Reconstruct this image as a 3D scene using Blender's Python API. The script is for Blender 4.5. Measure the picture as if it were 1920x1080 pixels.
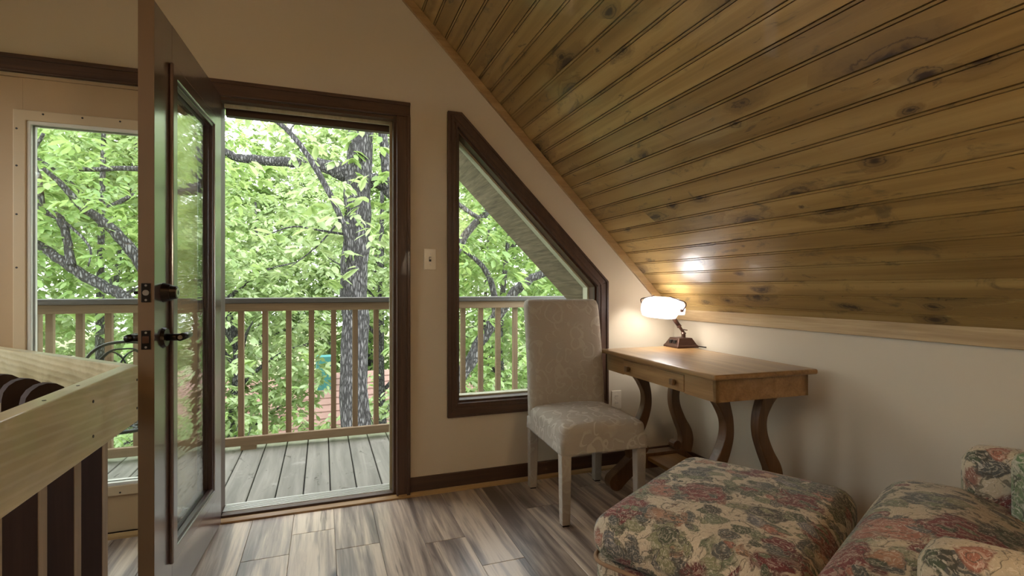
import bpy, bmesh, math, random
import numpy as np
from mathutils import Vector, Matrix
from mathutils.geometry import tessellate_polygon
random.seed(7); rng = np.random.default_rng(11)
S = bpy.context.scene
COL = S.collection
for o in list(bpy.data.objects): bpy.data.objects.remove(o)

# ------------------------------------------------------------------ camera, sky, exposure
H = 1.132; YAW = math.radians(20.3); FPX = 960.0
cam_d = bpy.data.cameras.new('camera'); cam = bpy.data.objects.new('camera', cam_d); COL.objects.link(cam)
cam_d.sensor_width = 36; cam_d.lens = 18.0; cam_d.clip_start = 0.02; cam_d.clip_end = 200
cam.location = (0, 0, H); cam.rotation_euler = (math.pi/2, 0, -YAW)
S.camera = cam
S.view_settings.view_transform = 'Standard'; S.view_settings.look = 'None'
S.view_settings.gamma = 1; S.view_settings.use_curve_mapping = False
S.view_settings.exposure = 1.0

W = bpy.data.worlds.new('overcast_sky'); S.world = W; W.use_nodes = True
wn = W.node_tree.nodes; bg = wn['Background']
bg.inputs['Color'].default_value = (0.93, 0.97, 1.0, 1); bg.inputs['Strength'].default_value = 3.3

def lamp(name, kind, loc, energy, color=(1, 1, 1), radius=0.05):
    l = bpy.data.lights.new(name, kind); l.energy = energy; l.color = color; l.shadow_soft_size = radius
    o = bpy.data.objects.new(name, l); COL.objects.link(o); o.location = loc
    return o

# ------------------------------------------------------------------ geometry constants
D = 2.815; KX = 2.19; CC = 3.157; RX = -0.49; LKX = 2*RX-KX; YB = -4.2
def at(u, v, d):
    a = (u-960)/FPX; b = (540-v)/FPX
    return Vector((d*(math.sin(YAW)+a*math.cos(YAW)), d*(math.cos(YAW)-a*math.sin(YAW)), H+d*b))

# ------------------------------------------------------------------ materials
class NT:
    def __init__(s, name):
        s.m = bpy.data.materials.new(name); s.m.use_nodes = True
        s.t = s.m.node_tree; s.n = s.t.nodes; s.b = s.n['Principled BSDF']; s.out = s.n['Material Output']
    def new(s, t, **k):
        n = s.n.new(t)
        for a, v in k.items(): setattr(n, a, v)
        return n
    def put(s, sock, v):
        if hasattr(v, 'is_output'): s.t.links.new(v, sock)
        elif isinstance(v, (tuple, list)) and len(v) == 3 and sock.type == 'RGBA': sock.default_value = (*v, 1)
        else: sock.default_value = v
    def math(s, op, a, b=0.0, c=0.0, clamp=False):
        n = s.new('ShaderNodeMath', operation=op, use_clamp=clamp)
        s.put(n.inputs[0], a); s.put(n.inputs[1], b); s.put(n.inputs[2], c); return n.outputs[0]
    def vmath(s, op, a, b=(0, 0, 0), scale=None):
        n = s.new('ShaderNodeVectorMath', operation=op)
        s.put(n.inputs[0], a); s.put(n.inputs[1], b)
        if scale is not None: s.put(n.inputs[3], scale)
        return n.outputs[1] if op in ('LENGTH', 'DOT_PRODUCT', 'DISTANCE') else n.outputs[0]
    def mix(s, f, a, b, mode='MIX'):
        n = s.new('ShaderNodeMix', data_type='RGBA', blend_type=mode)
        s.put(n.inputs[0], f); s.put(n.inputs[6], a); s.put(n.inputs[7], b); return n.outputs[2]
    def coord(s, which='Object'): return s.new('ShaderNodeTexCoord').outputs[which]
    def mapping(s, v, loc=(0, 0, 0), rot=(0, 0, 0), sc=(1, 1, 1)):
        n = s.new('ShaderNodeMapping'); s.put(n.inputs[0], v); s.put(n.inputs[1], loc); s.put(n.inputs[2], rot); s.put(n.inputs[3], sc); return n.outputs[0]
    def noise(s, v, scale, detail=3, rough=.55, dist=0.0, out=0):
        n = s.new('ShaderNodeTexNoise'); s.put(n.inputs['Vector'], v); n.inputs['Scale'].default_value = scale
        n.inputs['Detail'].default_value = detail; n.inputs['Roughness'].default_value = rough; n.inputs['Distortion'].default_value = dist
        return n.outputs[out]
    def vor(s, v, scale, feat='F1', rnd=1.0):
        n = s.new('ShaderNodeTexVoronoi', feature=feat); s.put(n.inputs['Vector'], v); n.inputs['Scale'].default_value = scale
        n.inputs['Randomness'].default_value = rnd; return n
    def sep(s, v):
        n = s.new('ShaderNodeSeparateXYZ'); s.put(n.inputs[0], v); return n.outputs
    def comb(s, x, y, z):
        n = s.new('ShaderNodeCombineXYZ'); s.put(n.inputs[0], x); s.put(n.inputs[1], y); s.put(n.inputs[2], z); return n.outputs[0]
    def ramp(s, f, stops, interp='LINEAR'):
        n = s.new('ShaderNodeValToRGB'); s.put(n.inputs[0], f); r = n.color_ramp; r.interpolation = interp
        while len(r.elements) < len(stops): r.elements.new(0.5)
        for e, (p, c) in zip(r.elements, stops):
            e.position = p; e.color = (*c, 1) if len(c) == 3 else c
        return n.outputs[0]
    def step(s, f, lo, hi):
        n = s.new('ShaderNodeMapRange', interpolation_type='SMOOTHSTEP'); s.put(n.inputs[0], f)
        s.put(n.inputs[1], lo); s.put(n.inputs[2], hi); return n.outputs[0]
    def rand(s): return s.new('ShaderNodeObjectInfo').outputs['Random']
    def island(s): return s.new('ShaderNodeNewGeometry').outputs['Random Per Island']
    def bump(s, h, strength=.3, dist=.01):
        n = s.new('ShaderNodeBump'); s.put(n.inputs['Height'], h); n.inputs['Strength'].default_value = strength
        n.inputs['Distance'].default_value = dist; s.t.links.new(n.outputs[0], s.b.inputs['Normal']); return n.outputs[0]
    def base(s, col=None, rough=.5, metal=0.0, spec=.5, coat=0.0):
        if col is not None: s.put(s.b.inputs['Base Color'], col)
        s.put(s.b.inputs['Roughness'], rough); s.put(s.b.inputs['Metallic'], metal)
        s.put(s.b.inputs['Specular IOR Level'], spec); s.put(s.b.inputs['Coat Weight'], coat)
        return s.m

def m_wood(name, dark, mid, light, sc=1.0, rough=.45, coat=0.0, axis=0, contrast=1.0, bump=.15, rnd=True, rings=True):
    q = NT(name); v = q.coord()
    if rnd: v = q.vmath('ADD', v, q.comb(q.math('MULTIPLY', q.rand(), 37.0), q.math('MULTIPLY', q.rand(), 11.0), q.math('MULTIPLY', q.rand(), 23.0)))
    s3 = [14*sc]*3; s3[axis] = 0.9*sc
    g = q.mapping(v, sc=tuple(s3))
    n1 = q.noise(g, 1.0, 5, .6, .6); s4 = [90*sc]*3; s4[axis] = 2.5*sc
    n2 = q.noise(q.mapping(v, sc=tuple(s4)), 1.0, 3, .6)
    f = q.math('ADD', q.math('MULTIPLY', n1, .75), q.math('MULTIPLY', n2, .3))
    c = q.ramp(f, [(.52-.22*contrast, dark), (.54, mid), (.54+.2*contrast, light)])
    if rnd: c = q.mix(q.math('MULTIPLY', q.rand(), .35), c, dark)
    q.bump(n2, bump, .003)
    return q.base(c, rough, coat=coat)

def m_plain(name, col, rough=.5, metal=0.0, var=.06, scale=6.0, bump=.05, spec=.5):
    q = NT(name); v = q.coord(); n = q.noise(v, scale, 4)
    c = q.mix(q.math('MULTIPLY', n, 1.0), tuple(x*(1-var) for x in col), tuple(min(1, x*(1+var)) for x in col))
    if bump: q.bump(q.noise(v, scale*40, 2), bump, .002)
    return q.base(c, rough, metal, spec)

def m_gloss(name, col):
    q = NT(name); n = q.noise(q.mapping(q.coord(), sc=(40, 40, 2)), 1.0, 4)
    q.bump(n, .06, .002); q.b.inputs['Coat Roughness'].default_value = .16; q.b.inputs['Coat IOR'].default_value = 1.75
    return q.base(q.mix(n, tuple(x*.8 for x in col), tuple(x*1.2 for x in col)), .32, spec=.8, coat=1.0)

def m_pine():
    # knotty pine boards: local x = along board, y = across
    q = NT('knotty_pine'); v0 = q.coord(); r = q.rand()
    v = q.vmath('ADD', v0, q.comb(q.math('MULTIPLY', r, 61.0), q.math('MULTIPLY', r, 33.0), 0.0))
    wb = q.math('SUBTRACT', q.noise(q.mapping(v, sc=(11, 22, 0)), 1.0, 5, .65, .8), .5)
    def knots(sc, off, sel, rmax):
        vo = q.new('ShaderNodeTexVoronoi', feature='F1', voronoi_dimensions='2D'); q.put(vo.inputs['Vector'], q.mapping(v, loc=off, sc=sc)); vo.inputs['Scale'].default_value = 1.0
        kc = q.sep(vo.outputs['Color']); big = q.math('ADD', .03, q.math('MULTIPLY', kc[1], rmax)); on = q.math('GREATER_THAN', kc[0], sel)
        dd = q.math('ADD', vo.outputs['Distance'], q.math('MULTIPLY', wb, .34))
        core = q.math('MULTIPLY', on, q.math('SUBTRACT', 1.0, q.step(dd, q.math('MULTIPLY', big, .35), big)))
        halo = q.math('MULTIPLY', on, q.math('SUBTRACT', 1.0, q.step(dd, q.math('MULTIPLY', big, .8), q.math('MULTIPLY', big, 3.4))))
        rim = q.math('MULTIPLY', on, q.math('SUBTRACT', 1.0, q.step(q.math('ABSOLUTE', q.math('SUBTRACT', dd, q.math('MULTIPLY', big, 1.15))), 0.0, .025)))
        return core, halo, rim
    c1, h1, r1 = knots((2.3, 5.5, 0), (0, 0, 0), .64, .18)
    c2, h2, r2_ = knots((5.0, 9.0, 0), (5.3, 2.1, 0), .90, .14)
    core = q.math('MAXIMUM', c1, c2); halo = q.math('MAXIMUM', h1, h2); rim = q.math('MAXIMUM', r1, r2_)
    gv = q.vmath('ADD', q.mapping(v, sc=(.55, 13, 0)), q.comb(0.0, q.math('MULTIPLY', halo, 1.6), 0.0))
    n1 = q.noise(gv, 1.0, 4, .55, .7); n2 = q.noise(q.mapping(v, sc=(2.2, 150, 0)), 1.0, 3)
    f = q.math('ADD', q.math('MULTIPLY', n1, .9), q.math('MULTIPLY', n2, .10))
    c = q.ramp(f, [(.28, (.21, .122, .036)), (.50, (.37, .23, .075)), (.72, (.52, .36, .14))])
    c = q.mix(q.math('MULTIPLY', r, .38), c, (.165, .092, .028))
    # broad flames of darker, greyer stain that cross the board
    stain = q.step(q.noise(q.mapping(v, loc=(4, 9, 0), rot=(0, 0, .5), sc=(3.2, 8, 0)), 1.0, 5, .65, 1.8), .57, .70)
    c = q.mix(q.math('MULTIPLY', stain, .66), c, (.095, .068, .032))
    fl_ = q.step(q.noise(q.mapping(v, loc=(1, 3, 0), rot=(0, 0, -.6), sc=(4.5, 16, 0)), 1.0, 4, .6, 2.2), .66, .72)
    c = q.mix(q.math('MULTIPLY', fl_, .6), c, (.06, .036, .018))
    pale = q.step(q.noise(q.mapping(v, loc=(14, 1, 0), sc=(1.6, 7, 0)), 1.0, 4, .6, 1.0), .60, .76)
    c = q.mix(q.math('MULTIPLY', pale, .45), c, (.52, .39, .17))
    c = q.mix(q.math('MULTIPLY', halo, .58), c, (.13, .078, .030))
    c = q.mix(q.math('MULTIPLY', core, .95), c, (.035, .017, .010)); c = q.mix(q.math('MULTIPLY', rim, .6), c, (.03, .016, .01))
    q.bump(n2, .05, .002)
    return q.base(c, .33, spec=.5, coat=.3)

def m_floor():
    q = NT('walnut_plank'); v0 = q.coord(); r = q.rand()
    v = q.vmath('ADD', v0, q.comb(q.math('MULTIPLY', r, 43.0), q.math('MULTIPLY', r, 29.0), 0.0))
    broad = q.noise(q.mapping(v, sc=(.9, 13, 1)), 1.0, 3, .5, .9)
    fine = q.noise(q.mapping(v, sc=(3.5, 70, 1)), 1.0, 4, .65, .4)
    streak = q.step(q.noise(q.mapping(v, loc=(3, 7, 0), sc=(1.6, 22, 1)), 1.0, 4, .6, 1.2), .60, .72)
    f = q.math('ADD', q.math('MULTIPLY', broad, .95), q.math('MULTIPLY', q.math('SUBTRACT', fine, .5), .34))
    f = q.math('ADD', f, q.math('MULTIPLY', q.math('SUBTRACT', r, .5), .16))
    c = q.ramp(f, [(.30, (.12, .09, .075)), (.41, (.24, .19, .155)), (.49, (.37, .295, .23)), (.58, (.54, .44, .335)), (.75, (.64, .54, .42))])
    c = q.mix(q.math('MULTIPLY', streak, .68), c, (.05, .034, .026))
    vo = q.vor(q.mapping(v, sc=(1.5, 4.2, .01)), 1.0); ks = q.sep(vo.outputs['Color'])
    kn = q.math('MULTIPLY', q.math('SUBTRACT', 1.0, q.step(vo.outputs['Distance'], .05, .15)), q.math('GREATER_THAN', ks[0], .62))
    c = q.mix(kn, c, (.04, .026, .02))
    q.bump(fine, .08, .002)
    return q.base(c, q.math('ADD', .25, q.math('MULTIPLY', fine, .18)), spec=.55)

def m_floral(name, base=(.70, .60, .44), scale=1.0, green=False):
    q = NT(name); v = q.vmath('SCALE', q.coord(), scale=scale)
    wn_ = q.new('ShaderNodeTexNoise'); q.put(wn_.inputs['Vector'], v); wn_.inputs['Scale'].default_value = 9; wn_.inputs['Detail'].default_value = 4
    vd = q.vmath('ADD', v, q.vmath('SCALE', q.vmath('SUBTRACT', wn_.outputs[1], (.5, .5, .5)), scale=.075))
    fine = q.noise(v, 130, 3, .7); midn = q.noise(vd, 26, 5, .7, 1.5)
    c = q.mix(midn, base, tuple(x*.66 for x in base))
    # tangled leaf sprays
    def layer(c, sc, thr, sel, cols, petal, ringk, off, ringf=.5, mask=None):
        vv = q.vmath('ADD', vd, off); vo = q.vor(vv, sc); d = vo.outputs['Distance']; rc = q.sep(vo.outputs['Color'])
        loc = q.sep(q.vmath('SUBTRACT', q.vmath('SCALE', vv, scale=1.0), vo.outputs['Position']))
        ang = q.math('ARCTAN2', q.math('ADD', loc[1], loc[2]), q.math('ADD', loc[0], q.math('MULTIPLY', loc[2], .4)))
        pet = q.math('MULTIPLY', q.math('SINE', q.math('ADD', q.math('MULTIPLY', ang, float(petal)), q.math('MULTIPLY', midn, 5.0))), .07)
        dd = q.math('ADD', d, q.math('ADD', pet, q.math('MULTIPLY', q.math('SUBTRACT', midn, .5), .28)))
        m = q.math('MULTIPLY', q.math('SUBTRACT', 1.0, q.step(dd, thr-.05, thr+.03)), q.math('GREATER_THAN', rc[0], sel))
        if mask is not None: m = q.math('MULTIPLY', m, mask)
        col = q.ramp(rc[1], cols, 'CONSTANT')
        ring = q.step(q.math('SINE', q.math('ADD', q.math('MULTIPLY', d, float(ringk)), q.math('ADD', q.math('MULTIPLY', midn, 14.0), q.math('MULTIPLY', ang, 3.0)))), .45, .9)
        col = q.mix(q.math('MULTIPLY', ring, ringf), col, (.68, .58, .46))
        edge = q.math('MULTIPLY', m, q.step(dd, thr-.12, thr-.03))
        col = q.mix(q.math('MULTIPLY', edge, .45), col, (.05, .045, .04))
        return q.mix(m, c, col)
    G = [(0, (.05, .075, .045)), (.25, (.15, .185, .11)), (.45, (.07, .085, .085)), (.68, (.22, .23, .13)), (.84, (.035, .04, .034))]
    if green: G = [(0, (.12, .20, .09)), (.4, (.24, .33, .18)), (.7, (.16, .22, .12))]
    F = [(0, (.15, .014, .024)), (.30, (.36, .14, .10)), (.46, (.13, .14, .16)), (.62, (.19, .028, .035)), (.82, (.42, .22, .13))]
    if green: F = [(0, (.24, .33, .18)), (.6, (.26, .07, .15)), (.75, (.40, .25, .2))]
    patch = q.step(q.noise(v, 5.0, 2, .5, .6), .40, .50)
    c = layer(c, 9.5, .60, .15, G, 4, 30, (3.1, 1.7, .4), .30, patch)
    c = layer(c, 17, .54, .45, G, 3, 34, (9.1, 2.7, 3.4), .35)
    c = layer(c, 5.6, .46, .34, F, 5, 46, (.4, 2.2, 5.0), .38)
    c = layer(c, 13, .42, .62, F, 5, 40, (2.4, 8.2, 1.0), .45)
    c = layer(c, 24, .40, .60, G, 2, 22, (7.7, 4.2, 1.1), .3)
    line = q.math('SUBTRACT', 1.0, q.step(q.math('ABSOLUTE', q.math('SUBTRACT', q.noise(vd, 15, 2, .5, 1.0), .5)), .006, .022))
    c = q.mix(q.math('MULTIPLY', line, .7), c, (.045, .042, .035))
    scr = q.step(q.noise(q.vmath('MULTIPLY', vd, (1.0, 1.0, 1.0)), 75, 3, .6, 2.5), .56, .64)
    c = q.mix(q.math('MULTIPLY', scr, .50), c, (.80, .72, .60))
    scd = q.step(q.noise(q.vmath('ADD', vd, (4, 4, 4)), 62, 3, .6, 2.5), .58, .66)
    c = q.mix(q.math('MULTIPLY', scd, .55), c, (.05, .048, .042))
    c = q.mix(q.math('MULTIPLY', fine, .22), c, tuple(x*.55 for x in base))
    q.bump(q.math('ADD', fine, midn), .35, .004)
    q.b.inputs['Sheen Weight'].default_value = .15
    return q.base(c, .85, spec=.2)

def m_damask(name, mixf):
    q = NT(name); v = q.coord()
    wn_ = q.new('ShaderNodeTexNoise'); q.put(wn_.inputs['Vector'], v); wn_.inputs['Scale'].default_value = 7
    vd = q.vmath('ADD', v, q.vmath('SCALE', q.vmath('SUBTRACT', wn_.outputs[1], (.5, .5, .5)), scale=.10))
    def swirl(sc, off, k, w):
        vv = q.vmath('ADD', vd, off); vo = q.vor(vv, sc, rnd=.75)
        loc = q.sep(q.vmath('SUBTRACT', vv, vo.outputs['Position']))
        ang = q.math('ARCTAN2', q.math('SUBTRACT', loc[2], loc[1]), loc[0])
        sg = q.math('SUBTRACT', q.math('MULTIPLY', q.math('GREATER_THAN', q.sep(vo.outputs['Color'])[0], .5), 2.0), 1.0)
        s1 = q.math('SINE', q.math('ADD', q.math('MULTIPLY', ang, sg), q.math('MULTIPLY', vo.outputs['Distance'], k)))
        m = q.step(s1, w, w+.2)
        return q.math('MULTIPLY', m, q.math('SUBTRACT', 1.0, q.step(vo.outputs['Distance'], .42, .62)))
    p = q.math('MAXIMUM', swirl(8.0, (0, 0, 0), 17.0, .60), swirl(14, (5.3, 2.2, 1.9), 12.0, .66))
    fine = q.noise(v, 320, 2)
    c = q.mix(q.math('MULTIPLY', p, mixf), q.mix(fine, (.33, .285, .225), (.38, .33, .265)), (.52, .475, .395))
    q.bump(q.math('ADD', q.math('MULTIPLY', p, 1.0), q.math('MULTIPLY', fine, .15)), .28, .006)
    q.b.inputs['Sheen Weight'].default_value = .2
    return q.base(c, q.math('SUBTRACT', .78, q.math('MULTIPLY', p, .25)), spec=.35)

def m_glass(name, tint=(.985, 1, .99), rip=.02, sc=(3, 3, 3)):
    # reflectance from the viewing angle at each glass surface (Schlick), clear straight-through otherwise
    q = NT(name); q.n.remove(q.b)
    tr = q.new('ShaderNodeBsdfTransparent'); tr.inputs[0].default_value = (*tint, 1)
    gl = q.new('ShaderNodeBsdfGlossy'); gl.inputs['Roughness'].default_value = .006; gl.inputs[0].default_value = (1, 1, 1, 1)
    lw = q.new('ShaderNodeLayerWeight'); lw.inputs[0].default_value = .5
    f = q.math('ADD', .04, q.math('MULTIPLY', q.math('POWER', lw.outputs['Facing'], 5.0), .96))
    n = q.noise(q.mapping(q.coord(), sc=sc), 1.0, 2); bp = q.new('ShaderNodeBump'); q.put(bp.inputs['Height'], n); bp.inputs['Strength'].default_value = rip; bp.inputs['Distance'].default_value = .05
    q.t.links.new(bp.outputs[0], gl.inputs['Normal'])
    mx = q.new('ShaderNodeMixShader'); q.put(mx.inputs[0], f); q.t.links.new(tr.outputs[0], mx.inputs[1]); q.t.links.new(gl.outputs[0], mx.inputs[2])
    q.t.links.new(mx.outputs[0], q.out.inputs[0]); return q.m

def m_leaf(name, a, b, c3):
    q = NT(name); q.n.remove(q.b)
    col = q.ramp(q.island(), [(0, a), (.5, b), (1, c3)])
    col = q.mix(q.math('MULTIPLY', q.noise(q.coord(), .8, 2), .5), col, b)
    df = q.new('ShaderNodeBsdfDiffuse'); tl = q.new('ShaderNodeBsdfTranslucent'); gl = q.new('ShaderNodeBsdfGlossy'); gl.inputs['Roughness'].default_value = .4
    gl.inputs[0].default_value = (.8, .85, .8, 1)
    q.put(df.inputs[0], col); q.put(tl.inputs[0], q.mix(.35, col, (.50, .56, .19)))
    m1 = q.new('ShaderNodeMixShader'); m1.inputs[0].default_value = .5; q.t.links.new(df.outputs[0], m1.inputs[1]); q.t.links.new(tl.outputs[0], m1.inputs[2])
    m2 = q.new('ShaderNodeMixShader'); m2.inputs[0].default_value = .05; q.t.links.new(m1.outputs[0], m2.inputs[1]); q.t.links.new(gl.outputs[0], m2.inputs[2])
    q.t.links.new(m2.outputs[0], q.out.inputs[0]); return q.m

def m_bark():
    q = NT('grey_bark'); v = q.coord()
    vv = q.mapping(v, sc=(30, 30, 7)); vd = q.vmath('ADD', vv, q.vmath('SCALE', q.new('ShaderNodeTexNoise').outputs[1], scale=.0))
    n = q.noise(vv, 1.4, 6, .7, 1.2); vo = q.vor(q.vmath('ADD', vv, q.comb(n, n, 0.0)), 1.3, 'DISTANCE_TO_EDGE').outputs['Distance']
    f = q.step(vo, .0, .28)
    c = q.mix(f, (.05, .047, .045), q.ramp(n, [(.3, (.13, .125, .12)), (.7, (.27, .265, .26))]))
    q.bump(q.math('ADD', f, q.math('MULTIPLY', n, .5)), .9, .03)
    return q.base(c, .9, spec=.2)

def m_wall(name, col):
    q = NT(name); v = q.coord(); n = q.noise(v, 1.3, 4, .6)
    c = q.mix(n, tuple(x*.93 for x in col), col)
    q.bump(q.noise(v, 140, 3), .08, .002)
    return q.base(c, .62, spec=.3)

M = dict(
    wall=m_wall('beige_paint', (.57, .495, .375)),
    pine=m_pine(), pine_trim=m_wood('pine_trim', (.22, .12, .045), (.40, .255, .105), (.52, .36, .17), 1.2, .4, .15, 1),
    pine_trim_x=m_wood('pine_trim_plain', (.22, .12, .045), (.40, .255, .105), (.52, .36, .17), 1.2, .4, .15, 0),
    floor=m_floor(),
    casing=m_wood('dark_stained_casing', (.030, .012, .006), (.065, .028, .013), (.105, .048, .022), 1.5, .52, .04, 2),
    casing_x=m_wood('dark_stained_casing_level', (.030, .012, .006), (.065, .028, .013), (.105, .048, .022), 1.5, .52, .04, 0),
    doorpaint=m_gloss('maroon_door_paint', (.060, .028, .026)),
    dooredge=m_plain('tan_door_edge', (.15, .092, .046), .5, var=.08),
    tanpaint=m_plain('tan_slab_paint', (.40, .27, .14), .55, var=.05),
    litekit=m_plain('cream_lite_frame', (.50, .38, .23), .5, var=.05),
    seal=m_plain('pale_glazing_seal', (.62, .60, .52), .5),
    black=m_plain('oil_rubbed_black', (.018, .015, .013), .33, .6),
    steel=m_plain('brushed_steel', (.55, .54, .52), .32, 1.0),
    alum=m_plain('aluminium_threshold', (.55, .54, .52), .38, .8),
    glass=m_glass('clear_glass'), glassdoor=m_glass('rippled_door_glass', rip=.035, sc=(4, 4, 26)),
    plastic=m_plain('ivory_plastic', (.70, .64, .52), .35),
    darkhole=m_plain('dark_slot', (.02, .016, .012), .6),
    deck=None, rail=None, rough=None,
    fin=m_wood('shade_dark_maroon', (.018, .008, .006), (.034, .015, .011), (.055, .026, .018), 1.4, .85, 0, 2), fin_lit_edge=m_wood('lit_tan_edge', (.17, .115, .075), (.30, .22, .15), (.42, .33, .24), 1.4, .6, 0, 2),  # baluster faces coloured dark for shade, their edges pale for the light
    oak=m_wood('oak_desk', (.15, .075, .026), (.28, .155, .058), (.38, .225, .092), 1.3, .32, .25, 1, .9),
    oak_leg=m_wood('oak_leg', (.055, .024, .010), (.115, .054, .021), (.19, .098, .04), 1.3, .36, .2, 2, .9),
    knob=m_plain('dark_wood_knob', (.12, .065, .025), .35),
    bronze=m_plain('antique_bronze', (.075, .038, .026), .34, .75, var=.2),
    damask=m_damask('damask_fabric', .22), damaskseat=m_damask('damask_fabric_seat', .65), floral=m_floral('floral_tapestry'), floral2=m_floral('floral_tapestry_chair', (.64, .54, .38), .9),
    floralgreen=m_floral('green_leaf_chintz', (.56, .53, .40), .55, True), piping=m_plain('brown_piping', (.30, .19, .11), .8),
    leafA=m_leaf('leaf_fresh', (.15, .26, .06), (.25, .38, .12), (.37, .48, .20)),
    leafB=m_leaf('leaf_pale', (.24, .35, .13), (.37, .48, .23), (.49, .57, .35)),
    leafC=m_leaf('leaf_deep', (.11, .21, .06), (.20, .32, .11), (.31, .43, .19)),
    bark=m_bark(),
    wellwall=m_plain('stairwell_paint', (.16, .09, .05), .7),
    iron=m_plain('dark_green_iron', (.05, .06, .055), .45, .4),
    ground=m_plain('leaf_litter_ground', (.16, .17, .07), .95, var=.4, scale=1.5),
    roofred=m_plain('salmon_roof', (.36, .22, .185), .9, var=.2, scale=3),
    housewall=m_plain('grey_siding', (.45, .48, .48), .8), teal=m_plain('teal_paint', (.06, .25, .24), .6),
    roofdark=m_plain('roof_felt', (.10, .09, .08), .9),
)
def m_deckwood():
    q = NT('weathered_deck'); v0 = q.coord(); r = q.rand(); v = q.vmath('ADD', v0, q.comb(q.math('MULTIPLY', r, 31.0), q.math('MULTIPLY', r, 13.0), 0.0))
    n = q.noise(q.mapping(v, sc=(1.2, 16, 1)), 1.0, 5, .6, .5); b = q.noise(v, 3.2, 5, .65)
    c = q.ramp(n, [(.3, (.15, .145, .12)), (.6, (.235, .225, .19)), (.8, (.29, .28, .24))])
    st = q.step(q.noise(q.mapping(v, loc=(9, 2, 0), sc=(6, 12, 1)), 1.0, 4, .7, .6), .60, .70)
    c = q.mix(q.math('MULTIPLY', st, .75), c, (.06, .055, .04))
    pale = q.step(b, .58, .7); c = q.mix(q.math('MULTIPLY', pale, .5), c, (.36, .35, .31))
    moss = q.math('MULTIPLY', q.step(q.sep(q.new('ShaderNodeNewGeometry').outputs['Position'])[1], 3.98, 4.20), q.step(b, .28, .6))
    c = q.mix(q.math('MULTIPLY', moss, .7), c, (.12, .14, .055))
    q.bump(n, .3, .004); return q.base(c, .75, spec=.3)
M['deck'] = m_deckwood()
M['rail'] = m_wood('railing_wood', (.16, .105, .058), (.265, .182, .105), (.33, .24, .15), 1.2, .65, 0, 0)
M['baluster'] = m_wood('baluster_wood', (.16, .105, .058), (.265, .182, .105), (.33, .24, .15), 1.2, .65, 0, 2)
M['railcap'] = m_wood('railcap_wood', (.05, .046, .04), (.085, .078, .068), (.12, .112, .098), 1.2, .6, 0, 0)
def m_guard(name, axis):
    # pale planed board with chatter ripples running along its length
    q = NT(name); v = q.coord(); s3 = [9.0]*3; s3[axis] = 1.2
    n = q.noise(q.mapping(v, sc=tuple(s3)), 1.0, 5, .6, .6); fine = q.noise(q.mapping(v, sc=tuple(x*7 for x in s3)), 1.0, 3)
    c = q.ramp(n, [(.3, (.30, .235, .115)), (.52, (.44, .365, .20)), (.75, (.56, .49, .31))])
    sp = q.sep(v); w_ = q.math('SINE', q.math('ADD', q.math('MULTIPLY', sp[2], 330.0), q.math('ADD', q.math('MULTIPLY', sp[axis], 26.0), q.math('MULTIPLY', n, 6.0))))
    c = q.mix(q.math('MULTIPLY', q.step(w_, .2, 1.0), .16), c, (.66, .60, .42))
    q.bump(q.math('ADD', q.math('MULTIPLY', w_, .25), q.math('MULTIPLY', fine, .5)), .30, .004)
    return q.base(c, .42, spec=.5, coat=.2)
M['guard'] = m_guard('pale_guard_board', 1); M['guard_x'] = m_guard('pale_guard_board_diag', 0)
M['rough'] = m_wood('rough_sawn_soffit', (.085, .068, .042), (.20, .165, .105), (.30, .255, .17), 3.6, .85, 0, 1, .8, .6)
M['jamb'] = m_wood('pale_green_jamb', (.34, .33, .22), (.46, .45, .32), (.55, .54, .40), 1.2, .6, 0, 2)
def m_opal():
    q = NT('opal_glass'); q.n.remove(q.b)
    tl = q.new('ShaderNodeBsdfTranslucent'); tl.inputs[0].default_value = (.97, .97, 1, 1)
    df = q.new('ShaderNodeBsdfDiffuse'); df.inputs[0].default_value = (.88, .88, .9, 1)
    tr = q.new('ShaderNodeBsdfTransparent'); gl = q.new('ShaderNodeBsdfGlossy'); gl.inputs['Roughness'].default_value = .08
    def mx(f, a, b):
        n = q.new('ShaderNodeMixShader'); q.put(n.inputs[0], f); q.t.links.new(a, n.inputs[1]); q.t.links.new(b, n.inputs[2]); return n.outputs[0]
    fr = q.new('ShaderNodeFresnel'); fr.inputs[0].default_value = 1.5
    cl = q.math('MULTIPLY', q.noise(q.coord(), 30, 2), .10)
    o = mx(.36, tl.outputs[0], df.outputs[0]); o = mx(q.math('ADD', .36, cl), o, tr.outputs[0]); o = mx(q.math('MULTIPLY', fr.outputs[0], .6), o, gl.outputs[0])
    q.t.links.new(o, q.out.inputs[0]); return q.m
M['opal'] = m_opal()
def m_linen():
    q = NT('linen_shade'); q.n.remove(q.b); n = q.noise(q.coord(), 200, 2)
    tl = q.new('ShaderNodeBsdfTranslucent'); q.put(tl.inputs[0], q.mix(n, (.80, .76, .66), (.90, .86, .76))); df = q.new('ShaderNodeBsdfDiffuse'); df.inputs[0].default_value = (.8, .75, .62, 1)
    m_ = q.new('ShaderNodeMixShader'); m_.inputs[0].default_value = .35; q.t.links.new(tl.outputs[0], m_.inputs[1]); q.t.links.new(df.outputs[0], m_.inputs[2]); q.t.links.new(m_.outputs[0], q.out.inputs[0]); return q.m
M['linen'] = m_linen()
def m_bulb():
    q = NT('lit_bulb'); q.n.remove(q.b); e = q.new('ShaderNodeEmission'); e.inputs[1].default_value = 95; e.inputs[0].default_value = (1, .96, .91, 1)
    q.t.links.new(e.outputs[0], q.out.inputs[0]); return q.m
M['bulb'] = m_bulb()

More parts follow.
